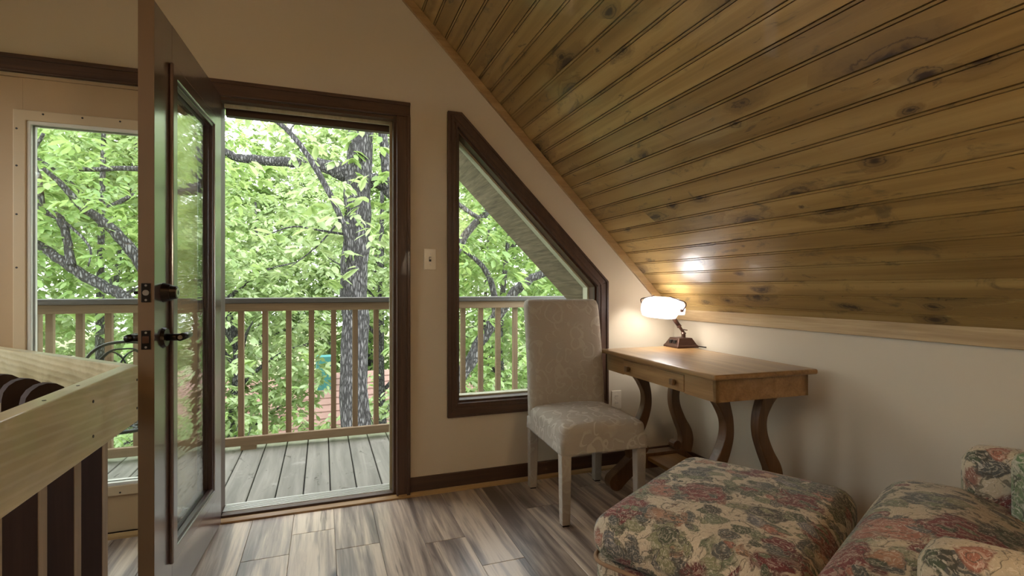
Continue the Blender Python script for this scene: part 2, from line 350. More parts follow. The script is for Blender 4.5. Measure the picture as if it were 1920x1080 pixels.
# ------------------------------------------------------------------ mesh helpers
def tag(o, label=None, cat=None, group=None, kind=None):
    if label: o['label'] = label
    if cat: o['category'] = cat
    if group: o['group'] = group
    if kind: o['kind'] = kind
    return o
def link(name, me, mat, parent=None, smooth=False):
    o = bpy.data.objects.new(name, me); COL.objects.link(o)
    if mat is not None and not me.materials: me.materials.append(mat)
    if parent: o.parent = parent
    if smooth: me.shade_smooth()
    return o
def empty(name, loc=(0, 0, 0), rz=0.0, parent=None):
    o = bpy.data.objects.new(name, None); COL.objects.link(o); o.location = loc; o.rotation_euler = (0, 0, rz); o.empty_display_size = .1
    if parent: o.parent = parent
    return o
class MB:
    def __init__(s): s.v = []; s.f = []
    def add(s, vs, fs):
        n = len(s.v); s.v += [tuple(p) for p in vs]; s.f += [tuple(i+n for i in f) for f in fs]; return s
    def box(s, x0, x1, y0, y1, z0, z1):
        return s.add([(x0, y0, z0), (x1, y0, z0), (x1, y1, z0), (x0, y1, z0), (x0, y0, z1), (x1, y0, z1), (x1, y1, z1), (x0, y1, z1)],
                     [(0, 3, 2, 1), (4, 5, 6, 7), (0, 1, 5, 4), (1, 2, 6, 5), (2, 3, 7, 6), (3, 0, 4, 7)])
    def prism(s, poly, axis, a, b, holes=()):
        loops = [list(poly)]+[list(h) for h in holes]
        def p3(p, t):
            return {'y': (p[0], t, p[1]), 'x': (t, p[0], p[1]), 'z': (p[0], p[1], t)}[axis]
        flat = [p for l in loops for p in l]; n = len(flat)
        tri = tessellate_polygon([[Vector((p[0], p[1], 0)) for p in l] for l in loops])
        vs = [p3(p, a) for p in flat]+[p3(p, b) for p in flat]
        fs = [t for t in tri]+[(t[2]+n, t[1]+n, t[0]+n) for t in tri]
        k = 0
        for l in loops:
            m = len(l)
            for i in range(m): j = (i+1) % m; fs.append((k+i, k+j, k+j+n, k+i+n))
            k += m
        return s.add(vs, fs)
    def tube(s, pts, rad, seg=8, cap=True):
        pts = [Vector(p) for p in pts]; rads = rad if isinstance(rad, (list, tuple)) else [rad]*len(pts)
        n0 = len(s.v); up = None
        for i, p in enumerate(pts):
            t = (pts[min(i+1, len(pts)-1)]-pts[max(i-1, 0)])
            if t.length < 1e-9: t = Vector((0, 0, 1))
            t.normalize()
            if up is None: up = t.orthogonal().normalized()
            up = (up-t*up.dot(t))
            up = up.normalized() if up.length > 1e-6 else t.orthogonal().normalized()
            w = t.cross(up)
            for k in range(seg):
                a = 2*math.pi*k/seg; s.v.append(tuple(p+(up*math.cos(a)+w*math.sin(a))*rads[i]))
        for i in range(len(pts)-1):
            for k in range(seg):
                a = n0+i*seg+k; b = n0+i*seg+(k+1) % seg; s.f.append((a, b, b+seg, a+seg))
        if cap:
            s.f.append(tuple(n0+k for k in reversed(range(seg)))); e = n0+(len(pts)-1)*seg; s.f.append(tuple(e+k for k in range(seg)))
        return s
    def mesh(s, name):
        me = bpy.data.meshes.new(name); me.from_pydata(s.v, [], s.f); me.validate()
        bm = bmesh.new(); bm.from_mesh(me); bmesh.ops.recalc_face_normals(bm, faces=bm.faces); bm.to_mesh(me); bm.free()
        return me
    def build(s, name, mat, parent=None, smooth=False, bevel=0.0, seg=2):
        o = link(name, s.mesh(name), mat, parent, smooth)
        if bevel:
            b = o.modifiers.new('bevel', 'BEVEL'); b.width = bevel; b.segments = seg; b.limit_method = 'ANGLE'; b.angle_limit = math.radians(30)
        return o
def plush(sx, sy, sz, r, crown=(0, 0), n=14, fn=None):
    """rounded cushion block, half sizes sx, sy, sz, corner radius r, crown top/bottom"""
    bm = bmesh.new(); bmesh.ops.create_cube(bm, size=2)
    bmesh.ops.subdivide_edges(bm, edges=bm.edges[:], cuts=n, use_grid_fill=True)
    for v in bm.verts:
        p = Vector(v.co); x, y, z = p
        q = Vector((x*sx, y*sy, z*sz)); inner = Vector((max(-(sx-r), min(sx-r, q.x)), max(-(sy-r), min(sy-r, q.y)), max(-max(sz-r, 0), min(max(sz-r, 0), q.z))))
        d = q-inner
        rr = min(r, sz) if False else r
        if d.length > 1e-9: q = inner+d.normalized()*min(rr, max(abs(d.x), abs(d.y), abs(d.z)))
        c = (1-x*x)*(1-y*y)
        q.z += (crown[0] if z > 0 else -crown[1])*c*abs(z)
        v.co = fn(q, (x, y, z)) if fn else q
    me = bpy.data.meshes.new('cushion'); bm.to_mesh(me); bm.free(); me.shade_smooth(); return me
def arc(cx, cy, r, a0, a1, n):
    return [(cx+r*math.cos(math.radians(a0+(a1-a0)*i/(n-1))), cy+r*math.sin(math.radians(a0+(a1-a0)*i/(n-1)))) for i in range(n)]
def cr(pts, n=6):
    """Catmull-Rom through points (any dimension)"""
    P = [Vector(p) for p in pts]; P = [P[0]*2-P[1]]+P+[P[-1]*2-P[-2]]; out = []
    for i in range(1, len(P)-2):
        for k in range(n):
            t = k/n; a, b, c, d = P[i-1], P[i], P[i+1], P[i+2]
            out.append(.5*((2*b)+(c-a)*t+(2*a-5*b+4*c-d)*t*t+(3*b-3*c+d-a)*t**3))
    out.append(P[-2]); return out

# ================================================================== THE ROOM
# ---- front gable wall with the door opening and the raked window
DX0, DX1, DH = -1.38, 0.374, 2.06
win_in = [(.711, .486), (1.602, .486), (1.602, 1.143), (.711, 2.034)]
w = MB().prism([(LKX-.15, -.3), (KX+.15, -.3), (KX+.15, CC-KX), (RX, CC-RX+.15), (LKX-.15, CC-KX)], 'y', D, D+.135,
               [[(DX0, -.02), (DX1, -.02), (DX1, DH), (DX0, DH)], win_in, [(2*RX-x_, z_) for x_, z_ in win_in[::-1]]]).build('wall_front', M['wall'])
tag(w, 'beige gable wall holding the door pair and the raked window', 'wall', kind='structure')
tag(MB().box(KX, KX+.12, YB, D, -.3, CC-KX+.1).build('wall_right', M['wall']), 'low beige knee wall under the pine slope', 'wall', kind='structure')
tag(MB().box(LKX-.12, LKX, YB, D, -.3, CC-KX+.1).build('wall_left', M['wall']), 'low beige knee wall beyond the stairwell', 'wall', kind='structure')
tag(MB().prism([(LKX-.15, -.3), (KX+.15, -.3), (KX+.15, CC-KX), (RX, CC-RX+.15), (LKX-.15, CC-KX)], 'y', YB-.13, YB).build('wall_back', M['wall']), 'plain beige gable wall behind the viewpoint', 'wall', kind='structure')
tag(MB().prism([(2*RX-x_, z_) for x_, z_ in win_in], 'y', D+.085, D+.091).build('window_2', M['glass']), 'raked window mirrored on the stairwell side of the gable', 'window', kind='structure')
# ---- sloped ceilings
ceil = tag(MB().prism([(KX+.3, CC-KX-.3+.028), (RX, CC-RX+.028), (RX, CC-RX+.2), (KX+.3, CC-KX-.3+.2)], 'y', YB-.13, D+.0).build('ceiling', M['roofdark']),
           'knotty pine tongue and groove sloped ceiling', 'ceiling', kind='structure')
def lslope(mb, t0, t1, ya, yb):        # piece of the left slope between fractions t of its width
    X0, Z0 = LKX-.3, CC-KX-.3; X1, Z1 = RX, CC-RX; f = lambda t: (X0+(X1-X0)*t, Z0+(Z1-Z0)*t); (xa, za), (xb, zb) = f(t0), f(t1)
    return mb.prism([(xa, za), (xb, zb), (xb, zb+.2), (xa, za+.2)], 'y', ya, yb)
mb = MB(); SY0, SY1 = .25, 2.4
lslope(mb, 0, 1, YB-.13, SY0); lslope(mb, 0, 1, SY1, D); lslope(mb, 0, .13, SY0, SY1); lslope(mb, .46, 1, SY0, SY1)
tag(mb.build('ceiling_left', M['pine_trim']), 'pine clad slope over the stairwell side with an added fill skylight', 'ceiling', kind='structure')
tag(lslope(MB(), .13, .46, SY0, SY1).build('fill_skylight', M['glass']), 'unseen skylight added for fill in the slope over the stairwell side', 'window', kind='structure')  # glazed opening added to bring in fill light from the left
PITCH = .0915; LEN = D-YB
prof = [(0, -.018), (0, -.011), (.0020, -.011), (.0024, 0), (.0780, 0), (.0784, -.010), (.0814, -.010), (.0818, 0), (.0890, 0), (.0894, -.011), (PITCH, -.011), (PITCH, -.018)]
mb = MB(); n = len(prof)
# strips cut along the length so shading coordinates stay well behaved
mb.add([(0, y, z) for y, z in prof]+[(LEN, y, z) for y, z in prof], [(i, i+1, i+1+n, i+n) for i in range(n-1)]+[tuple(range(n))[::-1], tuple(range(n, 2*n))])
board_me = mb.mesh('ceiling_board'); board_me.materials.append(M['pine'])
r2 = math.sqrt(.5); nb = int((KX-RX)*math.sqrt(2)/PITCH)
for i in range(nb+1):
    s = i*PITCH                                        # distance up the slope from the knee wall
    b = bpy.data.objects.new('ceiling_board', board_me); COL.objects.link(b); b.parent = ceil
    # local x = +Y world, local y = up the slope (-1,0,1), local z = into the room (-1,0,-1)
    M4 = Matrix(((0, -r2, -r2, KX-s*r2), (1, 0, 0, YB), (0, r2, -r2, CC-KX+s*r2), (0, 0, 0, 1)))
    b.matrix_world = M4
# trims where slope meets gable and knee wall
mb = MB().prism([(KX-.0, CC-KX-.062), (KX, CC-KX), (RX, CC-RX), (RX, CC-RX-.062)], 'y', D-.022, D)
tag(mb.build('trim_1', M['pine_trim_x'], bevel=.003), 'pine edge strip following the slope along the gable wall', 'trim', kind='structure')
mb = MB().prism([(KX, CC-KX-.040), (KX-.020, CC-KX-.040), (KX-.024, CC-KX+.000), (KX-.030, CC-KX+.028), (KX, CC-KX+.0)], 'y', YB, D-.02)
M['pine_pale'] = m_wood('pale_pine_trim', (.30, .19, .085), (.50, .36, .19), (.64, .50, .30), 1.6, .42, .1, 1)
tag(mb.build('trim_2', M['pine_pale'], bevel=.002), 'pine strip along the top of the knee wall', 'trim', kind='structure')

# ---- floor planks
GX = -.50; GY = 1.70                                   # corner of the stairwell guard
fl = empty('floor'); tag(fl, 'grey brown walnut plank floor', 'floor', kind='structure')
def plank(x0, x1, ya, yb, y1, parent, mat, th=.014, z=0.0, ch=.0016):
    """plank running along Y; near end may be skewed (ya at x0, yb at x1)"""
    x0 += .0004; x1 -= .0004; y1 -= .0008; ya += .0008; yb += .0008
    cx = (x0+x1)/2; cy = (min(ya, yb)+y1)/2
    out = [(x0, ya), (x1, yb), (x1, y1), (x0, y1)]; ins = [(x0+ch, ya+ch), (x1-ch, yb+ch), (x1-ch, y1-ch), (x0+ch, y1-ch)]
    # local x = along the plank (world Y), local y = -world X
    L = lambda p, zz: (p[1]-cy, -(p[0]-cx), zz)
    vs = [L(p, -th) for p in out]+[L(p, -ch) for p in out]+[L(p, 0) for p in ins]
    fs = [(8, 9, 10, 11)]+[(i, (i+1) % 4, (i+1) % 4+4, i+4) for i in range(4)]+[(i+4, (i+1) % 4+4, (i+1) % 4+8, i+8) for i in range(4)]
    o = MB().add(vs, fs).build('floor_plank' if parent is fl else 'deck_board', mat, parent)
    o.location = (cx, cy, z); o.rotation_euler = (0, 0, math.pi/2); return o
FP = .186; x = .053-5*FP; row = 0
known = {-1: 2.55, -2: 2.37, -3: 2.2, 0: 2.34, 1: 1.65, 2: 2.26, 3: 2.0, 4: 1.5, 5: 2.44, 6: 1.8, 7: 2.6, 8: 2.1}
YF = D+.0
for k in range(-8, 12):
    x0 = .053+k*FP; x1 = min(x0+FP, KX)
    if x0 >= KX: break
    if x1 <= GX+.03:
        ya = GY+(GX-x0)*1.14+.0; yb = GY+(GX-x1)*1.14
        if max(ya, yb) < YF-.05: plank(x0, x1, ya, yb, YF, fl, M['floor'])
        continue
    y = known.get(k, 1.9); ends = [YF, y]
    while y > -1.4: y -= 1.21; ends.append(y)
    for a, b in zip(ends, ends[1:]): plank(max(x0, GX-.06), x1, b, b, a, fl, M['floor'])
MB().box(GX-.06, KX, YB, D, -.28, -.0145).build('subfloor', M['roofdark'], fl)
MB().box(GX-.06, KX, YB, -1.9, -.0144, 0).build('rear_floor', M['floor'], fl)
MB().box(LKX, -1.95, YB, D, -.28, 0).build('stair_side_floor', M['floor'], fl)
MB().prism([(GX-.06, GY+.03), (-1.95, GY+(GX+1.95)*1.14), (-1.95, D), (GX-.06, D)] if GY+(GX+1.95)*1.14 < D else [(GX-.06, GY+.03), (GX-(D-GY)/1.14, D), (GX-.06, D)], 'z', -.28, -.0145).build('landing_subfloor', M['roofdark'], fl)
# stairwell shell
tag(MB().box(GX-.09, GX-.061, YB, GY, -2.7, -.015).build('wall_stairwell', M['wellwall']), 'dark side wall of the stairwell under the guard', 'wall', kind='structure')
tag(MB().box(-1.97, -1.95, YB, D, -2.7, -.28).build('wall_stairwell_far', M['wellwall']), 'dark far side wall of the stairwell', 'wall', kind='structure')
tag(MB().box(-1.97, GX-.06, YB, D, -2.75, -2.7).build('floor_lower', M['wellwall']), 'dark lower floor at the bottom of the stairwell', 'floor', kind='structure')
# stair treads going down away from view
st = empty('stair_flight', (-1.28, 1.0, -2.7)); tag(st, 'brown wooden stair flight descending inside the stairwell', 'stairs')
for i in range(12):
    MB().box(-.63, .63, -.13, .13, -.02, .02).build('tread', M['fin'], st, bevel=.004).location = (0, .9-.24*i-.3, 2.48-.2*i)

# ---- baseboards with shoe strip
bb = tag(MB().box(.445, KX, D-.016, D, .012, .097).build('baseboard_front', M['casing_x'], bevel=.003), 'dark stained baseboard below the raked window', 'baseboard', kind='structure')
MB().prism([(D-.034, 0), (D-.016, 0), (D-.016, .022), (D-.024, .022), (D-.034, .012)], 'x', .445, KX).build('shoe_strip', M['pine_trim_x'], bb)
bb = tag(MB().box(KX-.016, KX, YB, D-.034, .012, .097).build('baseboard_right', M['casing'], bevel=.003), 'dark stained baseboard along the knee wall', 'baseboard', kind='structure')

# ---- casings
def casing_board(mb, x0, x1, z0, z1, vertical=True):
    mb.box(x0, x1, D-.018, D, z0, z1)
    w_ = .010
    if vertical: mb.box(x0, x0+w_, D-.024, D-.018, z0, z1); mb.box(x1-w_*1.8, x1, D-.027, D-.018, z0, z1)
    else: mb.box(x0, x1, D-.027, D-.018, z1-w_*1.8, z1); mb.box(x0, x1, D-.024, D-.018, z0, z0+w_)
dc = empty('trim_3'); tag(dc, 'dark stained casing around the door pair', 'trim', kind='structure')
mb = MB(); casing_board(mb, -1.9, .446, DH, 2.135, False); mb.build('head_casing', M['casing_x'], dc, bevel=.0025)
mb = MB(); casing_board(mb, DX1, .446, .0, DH); mb.build('side_casing', M['casing'], dc, bevel=.0025)
mb = MB(); casing_board(mb, DX0-.08, DX0, .0, DH); mb.build('side_casing', M['casing'], dc, bevel=.0025)
# jambs
jb = empty('trim_4'); tag(jb, 'dark door jamb, centre post and head lining', 'trim', kind='structure')
MB().box(DX1-.016, DX1+.0, D-.0, D+.15, .0, DH).build('side_jamb', M['casing'], jb)
MB().box(DX1-.030, DX1-.016, D+.05, D+.062, .03, DH-.016).build('door_stop', M['jamb'], jb)
MB().box(DX1-.024, DX1-.016, D+.062, D+.11, .03, DH-.016).build('weather_seal', M['seal'], jb)
MB().box(-.466, DX1-.016, D+.0, D+.15, DH-.016, DH).build('head_jamb', M['casing_x'], jb)
MB().box(-.456, DX1-.016, D+.052, D+.066, DH-.034, DH-.016).build('head_stop', M['jamb'], jb)
MB().box(-.456, DX1-.016, D+.09, D+.13, DH-.062, DH-.016).build('outer_head', M['casing_x'], jb)
MB().box(-.525, -.466, D-.012, D+.14, .0, DH).build('centre_post', M['casing'], jb)
# threshold
th = empty('trim_5'); tag(th, 'ribbed metal threshold with wooden lip under the open doorway', 'threshold', kind='structure')
MB().box(-.462, DX1-.016, D+.035, D+.15, -.02, .026).build('metal_plate', M['alum'], th, bevel=.004)
for i in range(6): MB().box(-.462, DX1-.016, D+.045+.016*i, D+.051+.016*i, .026, .030).build('rib', M['alum'], th)
MB().box(-.462, DX1-.016, D-.006, D+.035, -.0, .030).build('wood_lip', M['casing_x'], th, bevel=.004)
MB().prism([(D-.034, 0), (D-.006, 0), (D-.006, .018), (D-.016, .018), (D-.034, .009)], 'x', -1.38, .45).build('floor_strip', M['pine_trim_x'], th)

# ---- doors
def leaf(root, wdt, face_mat, edge_mat, lite_mat, y0, y1, z0=.018, z1=2.045, flip=1):
    """door leaf, local x from the hinge 0..wdt, thickness y0..y1"""
    a0, a1, b0, b1 = wdt-.695, wdt-.165, .215, 1.875        # glass opening
    MB().box(0, a0, y0, y1, z0, z1).build('hinge_stile', face_mat, root, bevel=.0015)
    o_ = MB().box(a1, wdt-.002, y0, y1, z0, z1).build('lock_stile', face_mat, root, bevel=.0015)
    MB().box(wdt-.002, wdt, y0, y1, z0, z1).build('lock_edge', edge_mat, root)
    MB().box(a0, a1, y0, y1, b1, z1).build('top_rail', face_mat, root)
    MB().box(a0, a1, y0, y1, z0, b0).build('bottom_rail', face_mat, root)
    for yy, sg in ((y0, -1), (y1, 1)):
        ring = [[(a0-.030, b0-.030), (a1+.030, b0-.030), (a1+.030, b1+.030), (a0-.030, b1+.030)], [(a0+.016, b0+.016), (a1-.016, b0+.016), (a1-.016, b1-.016), (a0+.016, b1-.016)]]
        e = sorted((yy, yy+sg*.013)); MB().prism(ring[0], 'y', e[0], e[1], [ring[1]]).build('lite_frame', lite_mat, root, bevel=.004)
        ring2 = [[(a0+.004, b0+.004), (a1-.004, b0+.004), (a1-.004, b1-.004), (a0+.004, b1-.004)], [(a0+.030, b0+.030), (a1-.030, b0+.030), (a1-.030, b1-.030), (a0+.030, b1-.030)]]
        e = sorted((yy-sg*.012, yy+sg*.007)); MB().prism(ring2[0], 'y', e[0], e[1], [ring2[1]]).build('glazing_bead', M['litebead'] if lite_mat is not M['litekit'] else M['seal'], root, bevel=.003)
    ym = (y0+y1)/2
    for yp in (ym-.008, ym+.008): MB().box(a0, a1, yp-.002, yp+.002, b0, b1).build('pane', M['glassdoor'] if lite_mat is not M['litekit'] else M['glass'], root)
    return a0, a1, b0, b1
M['litebead'] = m_plain('dark_bead', (.035, .018, .016), .3)
# open leaf: hinged on the centre post, swung in a little past square
hinge = Vector((-.452, 2.757)); free = Vector((-.500, 1.913)); dv = free-hinge; ang = math.atan2(dv.y, dv.x)
d1 = empty('door_1', (hinge.x, hinge.y, 0), ang); tag(d1, 'dark glazed door standing open into the room', 'door', kind='structure')
WD = dv.length
leaf(d1, WD, M['doorpaint'], M['dooredge'], M['doorpaint'], -.044, 0.0)
# local +y now points to world ... exterior face is the one at y=0 (towards +X)
def cyl(mb, p0, p1, r0, r1=None, seg=20): return mb.tube([p0, p1], [r0, r0 if r1 is None else r1], seg)
dbz, lvz, hx = 1.117, .968, WD-.083
o = cyl(MB(), (hx, 0, dbz), (hx, .022, dbz), .033, .027).build('deadbolt', M['black'], d1, True); o.modifiers.new('e', 'EDGE_SPLIT')
cyl(MB(), (hx, .018, dbz), (hx, .040, dbz), .026, .021).build('cylinder_body', M['black'], o)
cyl(MB(), (hx, .040, dbz), (hx, .042, dbz), .017).build('key_face', M['steel'], o)
MB().box(hx-.0015, hx+.0015, .0415, .043, dbz-.007, dbz+.007).build('keyway', M['darkhole'], o)
o = cyl(MB(), (hx, -.044, dbz), (hx, -.062, dbz), .031, .026).build('deadbolt', M['black'], d1, True); o.modifiers.new('e', 'EDGE_SPLIT')
MB().box(hx-.018, hx+.018, -.080, -.062, dbz-.005, dbz+.005).build('thumb_turn', M['black'], o, bevel=.003)
for sg, yb in ((1, 0.0), (-1, -.044)):
    o = cyl(MB(), (hx, yb, lvz), (hx, yb+sg*.010, lvz), .036, .030).build('door_handle', M['black'], d1)
    mb = MB().tube([(hx, yb+sg*.008, lvz), (hx, yb+sg*.052, lvz)], .012, 14); mb.build('spindle', M['black'], o, True)
    mb = MB().tube([(hx+.014, yb+sg*.052, lvz), (hx-.05, yb+sg*.053, lvz+.001), (hx-.098, yb+sg*.050, lvz-.001), (hx-.115, yb+sg*.046, lvz-.004)], [.0125, .0115, .010, .006], 14); mb.build('lever', M['black'], o, True)
    if sg > 0: cyl(MB(), (hx+.014, yb+.052, lvz), (hx+.0155, yb+.052, lvz), .007).build('lever_lock', M['steel'], o)
for zc in (dbz, lvz):
    o = MB().box(WD, WD+.002, -.035, -.009, zc-.030, zc+.030).build('latch_plate', M['black'], d1, bevel=.004)
    if zc == dbz: cyl(MB(), (WD, -.022, zc), (WD+.004, -.022, zc), .009).build('bolt_end', M['steel'], o)
    else: MB().prism([(WD, -.030), (WD+.009, -.030), (WD+.003, -.014), (WD, -.014)], 'z', zc-.010, zc+.012).build('latch_bolt', M['bronze'], o)
    for dz in (-.023, .023): cyl(MB(), (WD+.001, -.022, zc+dz), (WD+.003, -.022, zc+dz), .0035, seg=10).build('screw', M['steel'], o)
for zc in (.25, 1.03, 1.82):
    cyl(MB(), (-.004, -.050, zc-.05), (-.004, -.050, zc+.05), .007, seg=12).build('hinge', M['black'], d1)
# fixed leaf on the left
d2 = empty('door_2', (-1.366, D+.052, 0)); tag(d2, 'fixed tan painted glazed door panel behind the stair guard', 'door', kind='structure')
a0, a1, b0, b1 = leaf(d2, .84, M['tanpaint'], M['tanpaint'], M['litekit'], -.044, 0.0)
for z in (.35, .8, 1.22, 1.45, 1.66, 1.82):
    cyl(MB(), (a0-.016, -.057, z), (a0-.016, -.0582, z), .0042, seg=10).build('screw_plug', M['darkhole'], d2)
for x in (.22, .36, .5, .64):
    for z in (b1+.016, b0-.016): cyl(MB(), (x, -.057, z), (x, -.0582, z), .0042, seg=10).build('screw_plug', M['darkhole'], d2)
MB().box(-1.38, -.525, D+.03, D+.14, -.02, .018).build('sill', M['casing_x'], jb)
MB().box(-1.38, -.525, D+.0, D+.13, 2.046, DH).build('head_filler', M['tanpaint'], jb)

# ---- raked window
w1 = empty('window_1'); tag(w1, 'raked trapezoid window with dark stained casing', 'window', kind='structure')
po = [(.653, .407), (1.678, .407), (1.678, 1.174), (.734, 2.118), (.653, 2.118)]
pi_ = [(.711, .486), (1.602, .486), (1.602, 1.143), (.711, 2.034)]
def mitre(i, j, o0, o1, name, mat, lvl):
    MB().prism([o0, o1, pi_[j], pi_[i]], 'y', D-.018, D).build(name, mat, w1, bevel=.003)
O = [(.653, .407), (1.678, .407), (1.678, 1.174), (.653, 2.118)]
MB().prism([O[0], O[1], pi_[1], pi_[0]], 'y', D-.018, D).build('sill_casing', M['casing_x'], w1, bevel=.003)
MB().prism([O[1], O[2], pi_[2], pi_[1]], 'y', D-.018, D).build('side_casing', M['casing'], w1, bevel=.003)
MB().prism([O[2], (.734, 2.118), O[3], pi_[3], pi_[2]], 'y', D-.018, D).build('raked_casing', M['casing'], w1, bevel=.003)
MB().prism([O[3], O[0], pi_[0], pi_[3]], 'y', D-.018, D).build('side_casing', M['casing'], w1, bevel=.003)
def inset(P, k):       # offset of the raked outline towards its inside
    (xa, za), (xb, _), (_, zc), (_, zd) = P
    return [(xa+k, za+k), (xb-k, za+k), (xb-k, zc-k*.414), (xa+k, zd-k*2.414)]
MB().prism(po, 'y', D-.024, D-.018, [[(.667, .421), (1.664, .421), (1.664, 1.168), (.728, 2.104), (.667, 2.104)]]).build('outer_bead', M['casing'], w1, bevel=.0015)
for a_, b_, dep, nm in ( (-.034, -.022, .004, 'middle_bead'), (-.012, -.002, .005, 'inner_bead')):
    MB().prism(inset(pi_, a_), 'y', D-.018-dep, D-.018, [inset(pi_, b_)]).build(nm, M['casing'], w1, bevel=.0015)
MB().prism(inset(pi_, -.001), 'y', D, D+.075, [inset(pi_, .012)]).build('reveal', M['casing'], w1)
MB().prism(inset(pi_, -.001), 'y', D+.075, D+.135, [inset(pi_, .022)]).build('outer_frame', M['jamb'], w1)
MB().prism(inset(pi_, .010), 'y', D+.085, D+.091).build('pane', M['glass'], w1)
MB().box(.70, 1.62, D+.135, D+.20, .44, .474).build('outer_sill', M['jamb'], w1)

# ---- switch and outlet
sw = empty('light_switch', (.557, D, 1.291)); tag(sw, 'ivory toggle light switch beside the door casing', 'switch')
MB().box(-.035, .035, -.006, 0, -.058, .058).build('cover_plate', M['plastic'], sw, bevel=.003)
MB().box(-.006, .006, -.007, -.006, -.013, .013).build('toggle_slot', M['darkhole'], sw)
MB().box(-.004, .004, -.017, -.006, -.002, .009).build('toggle', M['plastic'], sw, bevel=.001)
for z in (-.03, .03): cyl(MB(), (0, -.006, z), (0, -.0072, z), .003, seg=10).build('screw', M['steel'], sw)
ou = empty('wall_outlet', (1.745, D, .425)); tag(ou, 'ivory wall outlet low between chair and desk leg', 'outlet')
MB().box(-.035, .035, -.006, 0, -.058, .058).build('cover_plate', M['plastic'], ou, bevel=.003)
for z in (-.022, .022):
    s_ = cyl(MB(), (0, -.006, z), (0, -.008, z), .016, seg=16).build('socket', M['plastic'], ou)
    for x in (-.006, .006): MB().box(x-.001, x+.001, -.0085, -.008, z-.003, z+.006).build('slot', M['darkhole'], s_)

# ================================================================== OUTSIDE: deck, railing, eaves
DZ = -.03
dk = empty('deck'); tag(dk, 'weathered grey board deck outside the doors', 'deck', kind='structure')
x = -.103-.145*22
while x < 4.2:
    plank(x+.003, x+.142, D+.137, D+.137, 4.26, dk, M['deck'], .035, DZ, .004); x += .145
MB().box(-3.3, 4.2, D+.14, 4.2, -.28, -.07).build('joist_frame', M['roofdark'], dk)
MB().box(-3.3, 4.2, 4.262, 4.30, -.32, DZ+.0).build('rim_board', M['rail'], dk)
YR = 4.15
rl = empty('deck_railing', (0, YR, DZ)); tag(rl, 'brown wooden deck railing with square balusters', 'railing')
zt = lambda z: z-DZ
MB().box(-3.2, 4.1, -.07, .07, zt(1.022), zt(1.06)).build('cap_rail', M['railcap'], rl, bevel=.006)
MB().box(-3.2, 4.1, -.045, -.008, zt(.964), zt(1.022)).build('top_rail', M['rail'], rl, bevel=.004)
MB().box(-3.2, 4.1, -.045, -.008, zt(.0), zt(.062)).build('bottom_rail', M['rail'], rl, bevel=.004)
bal = MB().box(-.019, .019, -.008, .030, zt(-.0), zt(1.022)).mesh('baluster'); bal.materials.append(M['baluster'])
xs = [-.553+.158*k for k in range(-7, 7)]+[1.10+.155*k for k in range(0, 18)]
for x in xs:
    b = bpy.data.objects.new('baluster', bal); COL.objects.link(b); b.parent = rl; b.location = (x, 0, 0)
for x in (-1.77, .72, 3.9): MB().box(x-.045, x+.045, -.008, .082, 0, zt(1.022)).build('post', M['baluster'], rl, bevel=.004)
for x in (-.50, .62): MB().box(x-.05, x+.05, -.045, .01, 0, zt(.0)).build('support_block', M['rail'], rl)
# eaves over the deck (underside of the overhanging roof)
ev = empty('roof_overhang', (0, 0, 0)); tag(ev, 'rough sawn sloping eave of the roof outside the raked window', 'eave', kind='structure')
SC = 2.85; YO = 3.64
MB().prism([(KX+.6, SC-KX-.6), (RX, SC-RX), (RX, SC-RX+.12), (KX+.6, SC-KX-.6+.12)], 'y', D+.136, YO).build('soffit', M['rough'], ev)
MB().prism([(2*RX-KX-.6, SC-KX-.6), (RX, SC-RX), (RX, SC-RX+.12), (2*RX-KX-.6, SC-KX-.6+.12)], 'y', D+.136, YO).build('soffit', M['rough'], ev)
MB().prism([(KX+.6, SC-KX-.6-.05), (RX, SC-RX-.05), (RX, SC-RX), (KX+.6, SC-KX-.6)], 'y', D+.137, D+.165).build('frieze_strip', M['jamb'], ev)

# ================================================================== STAIR GUARD
gd = empty('stair_guard', (GX, GY, 0)); tag(gd, 'pale wooden stair guard with wide rail boards and balusters coloured as shaded', 'stair guard')
zt0, zt1 = .762, .918
# near run along Y (local origin at the corner)
MB().box(-.022, .018, -4.0, .0, zt0, zt1).build('rail_board', M['guard'], gd, bevel=.003)
dd_ = Vector((-.593, .677)).normalized(); nn_ = Vector((dd_.y, -dd_.x))     # diagonal run and its room-side normal
dlen = 1.42
mb = MB(); a = Vector((.018, 0)); 
P = [a, a+dd_*dlen, a+dd_*dlen-nn_*.04, Vector((-.022, 0.0))-nn_*.0]
mb.prism([(p.x, p.y) for p in P], 'z', zt0, zt1).build('rail_board', M['guard_x'], gd, bevel=.003)
def fin(hgt=.80, dep=.105, th=.035):
    pr = [(0, -.02), (dep, -.02)]+[(dep*.5+dep*.5*math.cos(t), hgt+.055*math.sin(t)) for t in np.linspace(0, math.pi, 9)]
    return MB().prism(pr, 'x', -th/2, th/2)     # profile across (y,z), thickness along x
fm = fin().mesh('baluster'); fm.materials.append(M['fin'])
em = MB().box(-.0165, .0165, -.0015, .004, .0, .80).mesh('lit_edge_strip'); em.materials.append(M['fin_lit_edge'])  # pale strip stands in for the lit narrow edge of each baluster
ef = MB().box(-.0165, .0165, .101, .1065, .0, .79).mesh('lit_edge_strip'); ef.materials.append(M['fin_lit_edge'])
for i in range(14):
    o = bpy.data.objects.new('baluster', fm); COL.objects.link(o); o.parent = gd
    e_ = bpy.data.objects.new('lit_edge_strip', em); COL.objects.link(e_); e_.parent = o
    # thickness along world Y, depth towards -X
    o.matrix_local = Matrix(((0, -1, 0, -.022), (1, 0, 0, -.114-.155*i), (0, 0, 1, 0), (0, 0, 0, 1)))
